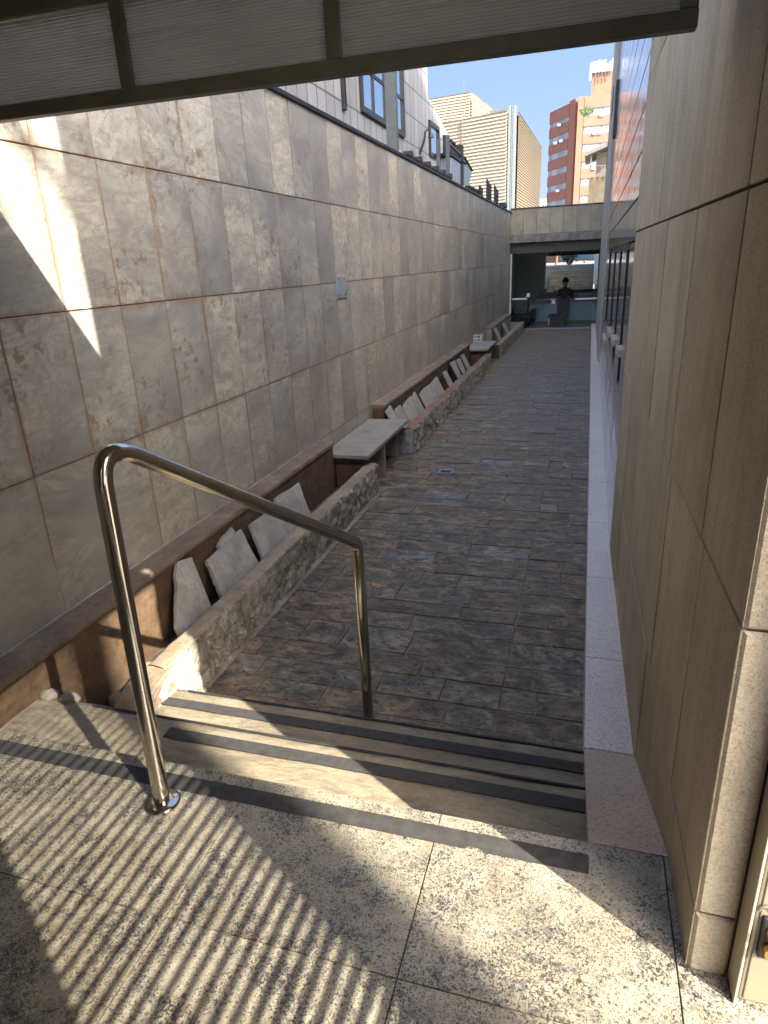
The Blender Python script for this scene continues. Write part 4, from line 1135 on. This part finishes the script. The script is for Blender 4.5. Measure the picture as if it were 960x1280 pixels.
gw = thing('glazed_box', (-2.6,13.7,3.36), 'small glazed frame on top of the galvanised cabinet', 'window box')
boxpart('pane', (-2.66,13.1,3.365), (-2.64,14.0,3.60), M_blueglass, gw); mb = MB()
for yy in (13.08,13.55,14.0): mb.box((-2.68,yy,3.362),(-2.62,yy+.04,3.62))
mb.box((-2.68,13.08,3.62),(-2.62,14.04,3.66)); mb.build('frame', M_black, gw)
aw = thing('awning', (-2.55,14.7,3.0), 'translucent grey triangular awning past the cabinet on the wall', 'awning')
mb = MB(); mb.prism([(-2.5,14.25,3.42),(-2.5,15.15,3.28),(-2.5,14.8,2.98),(-2.5,14.25,2.94)], (-.02,0,0)); mb.build('sheet', M_duct, aw)
mb = MB(); mb.bar((-2.49,14.22,3.44),(-2.49,15.2,3.29),.03,.02); mb.build('rod', M_black, aw)
for k, (y0, n_, h) in enumerate(((16.2,4,.28),(17.35,6,.52),(18.7,6,.5))):
    t = thing('rebar_cage', (-2.5,y0,2.84), ['low black steel cage first past the awning on the wall', 'tall black rebar cage, middle of three on the wall', 'tall black rebar cage nearest the wall end'][k], 'rebar cage', 'black steel cages on the marble wall')
    mb = MB()
    for i in range(n_): mb.bar((-2.5,y0+i*.14,2.836),(-2.5,y0+i*.14,2.836+h*(1-.04*i)),.03,.03)
    mb.build('upright', M_black, t); mb = MB()
    for j in range(5): mb.bar((-2.5,y0-.03,2.86+j*h/5.2),(-2.5,y0+(n_-1)*.14+.03,2.86+j*h/5.2),.022,.02)
    mb.build('crossbar', M_black, t)
t = thing('flood_light', (-2.45,20.3,2.84), 'small black flood light at the far end of the wall top', 'light')
boxpart('housing', (-2.56,20.1,2.90), (-2.40,20.7,3.02), M_black, t); boxpart('bracket', (-2.5,20.3,2.836), (-2.46,20.5,2.899), M_black, t)
t = thing('low_fence', (-2.5,15.6,2.84), 'low dark board fence along the wall top past the awning', 'fence')
mb = MB()
for k in range(7): mb.box((-2.55,14.6+k*.24,2.836),(-2.52,14.81+k*.24,3.02))
mb.build('board', M_header, t); mb = MB(); mb.bar((-2.515,14.55,2.98),(-2.515,16.3,2.98),.02,.03); mb.build('rail', M_black, t)

# ------------------------------------------------------------------ far buildings
def louvre_face(mb, p0, p1, z0, z1a, z1b, n, dout, mi=0):
    p0 = V((*p0, 0)); p1 = V((*p1, 0)); d = (p1-p0); nr = V((d.y, -d.x, 0)).normalized()
    for k in range(n):
        a0 = z0+(z1a-z0)*k/n; a1 = z0+(z1a-z0)*(k+.8)/n; a2 = z0+(z1a-z0)*(k+1)/n
        b0 = z0+(z1b-z0)*k/n; b1 = z0+(z1b-z0)*(k+.8)/n; b2 = z0+(z1b-z0)*(k+1)/n
        q = lambda p, z, o: p+nr*o+V((0,0,z))
        mb.face([q(p0,a0,dout), q(p1,b0,dout), q(p1,b1,dout*.2), q(p0,a1,dout*.2)], mi)
        mb.face([q(p0,a1,dout*.2), q(p1,b1,dout*.2), q(p1,b2,dout), q(p0,a2,dout)], mi)
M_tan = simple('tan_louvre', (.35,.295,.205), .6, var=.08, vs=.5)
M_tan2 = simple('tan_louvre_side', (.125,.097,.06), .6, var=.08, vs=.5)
M_pipe = simple('blue_grey_cladding', (.11,.135,.145), .5)
tb = thing('louvred_building', (-9,62,-.6), 'tan building clad in horizontal louvres in the distance', 'building')
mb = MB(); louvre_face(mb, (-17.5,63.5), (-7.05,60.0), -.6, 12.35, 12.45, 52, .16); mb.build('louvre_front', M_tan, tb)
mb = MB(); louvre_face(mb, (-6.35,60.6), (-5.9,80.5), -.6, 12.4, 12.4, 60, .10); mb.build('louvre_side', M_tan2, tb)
mb = MB(); mb.prism([(-17.5,63.6,-.6),(-7.1,60.15,-.6),(-6.42,60.7,-.6),(-5.98,80.4,-.6),(-17.5,80.4,-.6)], (0,0,12.9)); mb.build('core', M_header, tb)
for (x0, x1, yy, mt) in ((-7.02,-6.82,59.95,M_pipe),(-6.80,-6.68,60.05,M_greymetal),(-6.66,-6.44,60.1,M_pipe)):
    boxpart('corner_pipe', (x0,yy,-.6), (x1,yy+.4,12.8), mt, tb, .02)
mb = MB(); mb.bar((-10.85,61.05,-.6),(-10.85,61.05,12.4),.08,.06); mb.build('seam', M_header, tb)
mb = MB(); louvre_face(mb, (-15.6,70.4), (-11.6,69.6), 10, 16.0, 16.0, 26, .14); louvre_face(mb, (-11.6,69.6), (-10.6,80), 10, 16.0, 16.0, 26, .14); mb.box((-15.4,70.8,10),(-11.75,79,15.9)); mb.build('upper_block', M_tan, tb)
mb = MB(); mb.tube([(-12.4,70.5,16),(-12.4,70.5,17.1)], .03, 6); mb.box((-8.6,60.7,12.45),(-7.2,61.3,12.75)); mb.build('roof_gear', M_greymetal, tb)

# orange block of flats
K = 1.4
def fo(x, yy, z): return V((x*K, yy*K, CAMZ+(z-CAMZ)*K))
M_brick = simple('orange_brick', (.235,.112,.07), .85, var=.1, vs=.8)
M_brick_d = simple('red_brown_brick', (.20,.075,.048), .85, var=.12, vs=.8)
def mat_band():
    n = NT('window_band', .2)
    oo = n.sep(n.obj)
    cx = n.n('ShaderNodeCombineXYZ'); n.L(n.math('ADD', oo[0], n.math('MULTIPLY', oo[1], .83)), cx.inputs[0]); n.L(oo[2], cx.inputs[1])
    br = n.n('ShaderNodeTexBrick', offset=0); n.L(cx.outputs[0], br.inputs['Vector'])
    br.inputs['Scale'].default_value = 1; br.inputs['Brick Width'].default_value = .62; br.inputs['Row Height'].default_value = 30; br.inputs['Mortar Size'].default_value = .07
    br.inputs['Color1'].default_value = (.25,.25,.24,1); br.inputs['Color2'].default_value = (.06,.07,.085,1); br.inputs['Mortar'].default_value = (.19,.19,.19,1); br.inputs['Bias'].default_value = -.2
    n.color(br.outputs[0]); return n.mat
M_band = mat_band()
fb = thing('brick_tower', tuple(fo(-2,110,0)), 'orange brick block of flats with white window bands beyond the courtyard', 'building')
A = (-7.3,117.0); B = (-3.35,110.0); C2 = (-2.75,109.6); D = (4.5,109.6)
def wallstrip(mb, p, q, z0, z1, out=0):
    P = fo(p[0], p[1], z0); Q = fo(q[0], q[1], z0); d = (Q-P).normalized(); nr = V((d.y, -d.x, 0))
    P += nr*out; Q += nr*out; h = (z1-z0)*K
    mb.prism([P, Q, Q+V((0,0,h)), P+V((0,0,h))], -nr*.5)
mb = MB(); mb.prism([fo(*A,-.5), fo(*B,-.5), fo(*C2,-.5), fo(*D,-.5), fo(4.5,120,-.5), fo(-7.3,120,-.5)], (0,0,22.4*K)); core = mb.build('core', M_brick_d, fb)
zt = 21.9; fl = 2.19
for k in range(10):
    z1 = zt-k*fl; 
    mb = MB(); wallstrip(mb, A, (-4.3,111.7), z1-(1.35 if k else 1.6)+.0, z1+(0 if k else 0), .28); mb.build('spandrel', M_brick_d, fb)
    mb = MB(); wallstrip(mb, (-2.35,109.6), D, z1-1.25, z1+(0 if k else .2), .28); mb.build('spandrel', M_brick, fb)
    mb = MB(); wallstrip(mb, A, (-4.35,111.8), z1-fl+.02, z1-1.3, .12); mb.build('window_band', M_band, fb)
    mb = MB(); wallstrip(mb, (-2.30,109.6), D, z1-fl+.02, z1-1.2, .12); mb.build('window_band', M_band, fb)
mb = MB(); wallstrip(mb, (-4.2,111.4), (-3.35,109.9), -.5, 22.1, .35); mb.build('pier', M_brick_d, fb)
mb = MB(); wallstrip(mb, (-3.2,109.6), (-2.42,109.6), -.5, 22.1, .5); mb.build('pier', M_brick, fb)
mb = MB(); mb.prism([fo(-1.55,110.5,21.8), fo(4.5,110.5,21.8), fo(4.5,116,21.8), fo(-1.55,116,21.8)], (0,0,3.6*K)); mb.build('roof_tower', M_brick, fb)
mb = MB(); rr = random.Random(5)
for i in range(9):
    x = -1.75+i*.36; p = fo(x, 110.2, 25.0); mb.bar(p, p+V((0,0,1.1+rr.random()*.9)), .32, .2)
mb.bar(fo(-1.8,110.2,24.1), fo(-1.8,110.2,25.1), .3, .2); mb.build('antenna', M_whitepaint, fb)
mb = MB()
for i in range(6):
    p = fo(-1.6+i*.45, 110.2, 23.9+rr.random()*.5); mb.bar(p, p+V((0,0,1.2)), .12, .12)
mb.build('antenna_pole', M_greymetal, fb)
mb = MB()
for (x, k) in ((.05,1),(-.75,2),(.0,2),(-.6,4),(.3,6)):
    p = fo(x, 109.35, zt-k*fl-.05); mb.box(p-V((.36,.2,.2)), p+V((.36,.2,.2)))
for (x, yy, k) in ((-5.6,113.7,1),(-6.1,114.6,2),(-5.2,113,2),(-5.4,113.4,5),(-5.9,114.3,6),(-5.1,112.9,7)):
    p = fo(x-.25, yy-.25, zt-k*fl-.1); mb.box(p-V((.34,.3,.22)), p+V((.34,.3,.22)))
mb.build('air_conditioner', M_whitepaint, fb)
mb = MB(); rr = random.Random(3)
for i in range(160):
    c = fo(-2.0+rr.gauss(0,.4), 109.2, 20.4+rr.gauss(0,.16)); a = V((rr.uniform(-1,1), rr.uniform(-.4,.4), rr.uniform(-1,1))).normalized()*.3; b = a.cross(V((0,1,0)))*.5
    mb.face([c-a, c+b, c+a, c-b])
mb.build('balcony_plants', M_leaf, fb)

# small stone house with a dark balcony
sh = thing('stone_house', (.5,72,-.6), 'olive stone building with a dark roofed balcony before the brick flats', 'house')
M_olivestone = simple('olive_stone', (.075,.062,.036), .85, var=.3, vs=1.5)
mb = MB(); mb.box((-.75,72,-.6),(3,78,8.4)); mb.build('wall', M_olivestone, sh)
mb = MB(); mb.box((-.2,73.2,8.4),(3,78,10.6)); mb.build('upper_wall', M_header, sh)
mb = MB(); mb.prism([(-1.25,71.4,10.15),(3,71.4,11.6),(3,71.4,11.85),(-1.25,71.4,10.45)], (0,7,0)); mb.build('roof', M_header, sh)
mb = MB()
for k in range(7): mb.bar((-.7+k*.5,71.8,8.4),(-.7+k*.5,71.8,9.3),.07,.05)
mb.bar((-.75,71.8,9.3),(3,71.8,9.3),.08,.08); mb.bar((-.68,71.8,9.3),(-.68,71.8,10.5),.12,.12); mb.build('balcony_rail', M_greymetal, sh)
wb = thing('white_office', (-10,230,-.6), 'pale building low on the horizon between the tan and brick buildings', 'building')
M_pale = simple('pale_facade', (.42,.47,.52), .7, var=.06, vs=.3)
boxpart('wall', (-30,230,-.6), (-9.3,250,17.5), M_pale, wb, .1); boxpart('roof', (-30.2,229.8,17.55), (-9.1,250,18.6), M_pale, wb, .05)
wb = thing('white_office', (-10,200,-.6), 'bright white low block at the foot of the brick flats', 'building')
boxpart('wall', (-14,200,-.6), (-9,215,14.6), M_whitepaint, wb, .1); boxpart('roof', (-14.2,199.8,14.65), (-8.9,215,15.0), M_concrete, wb, .05)
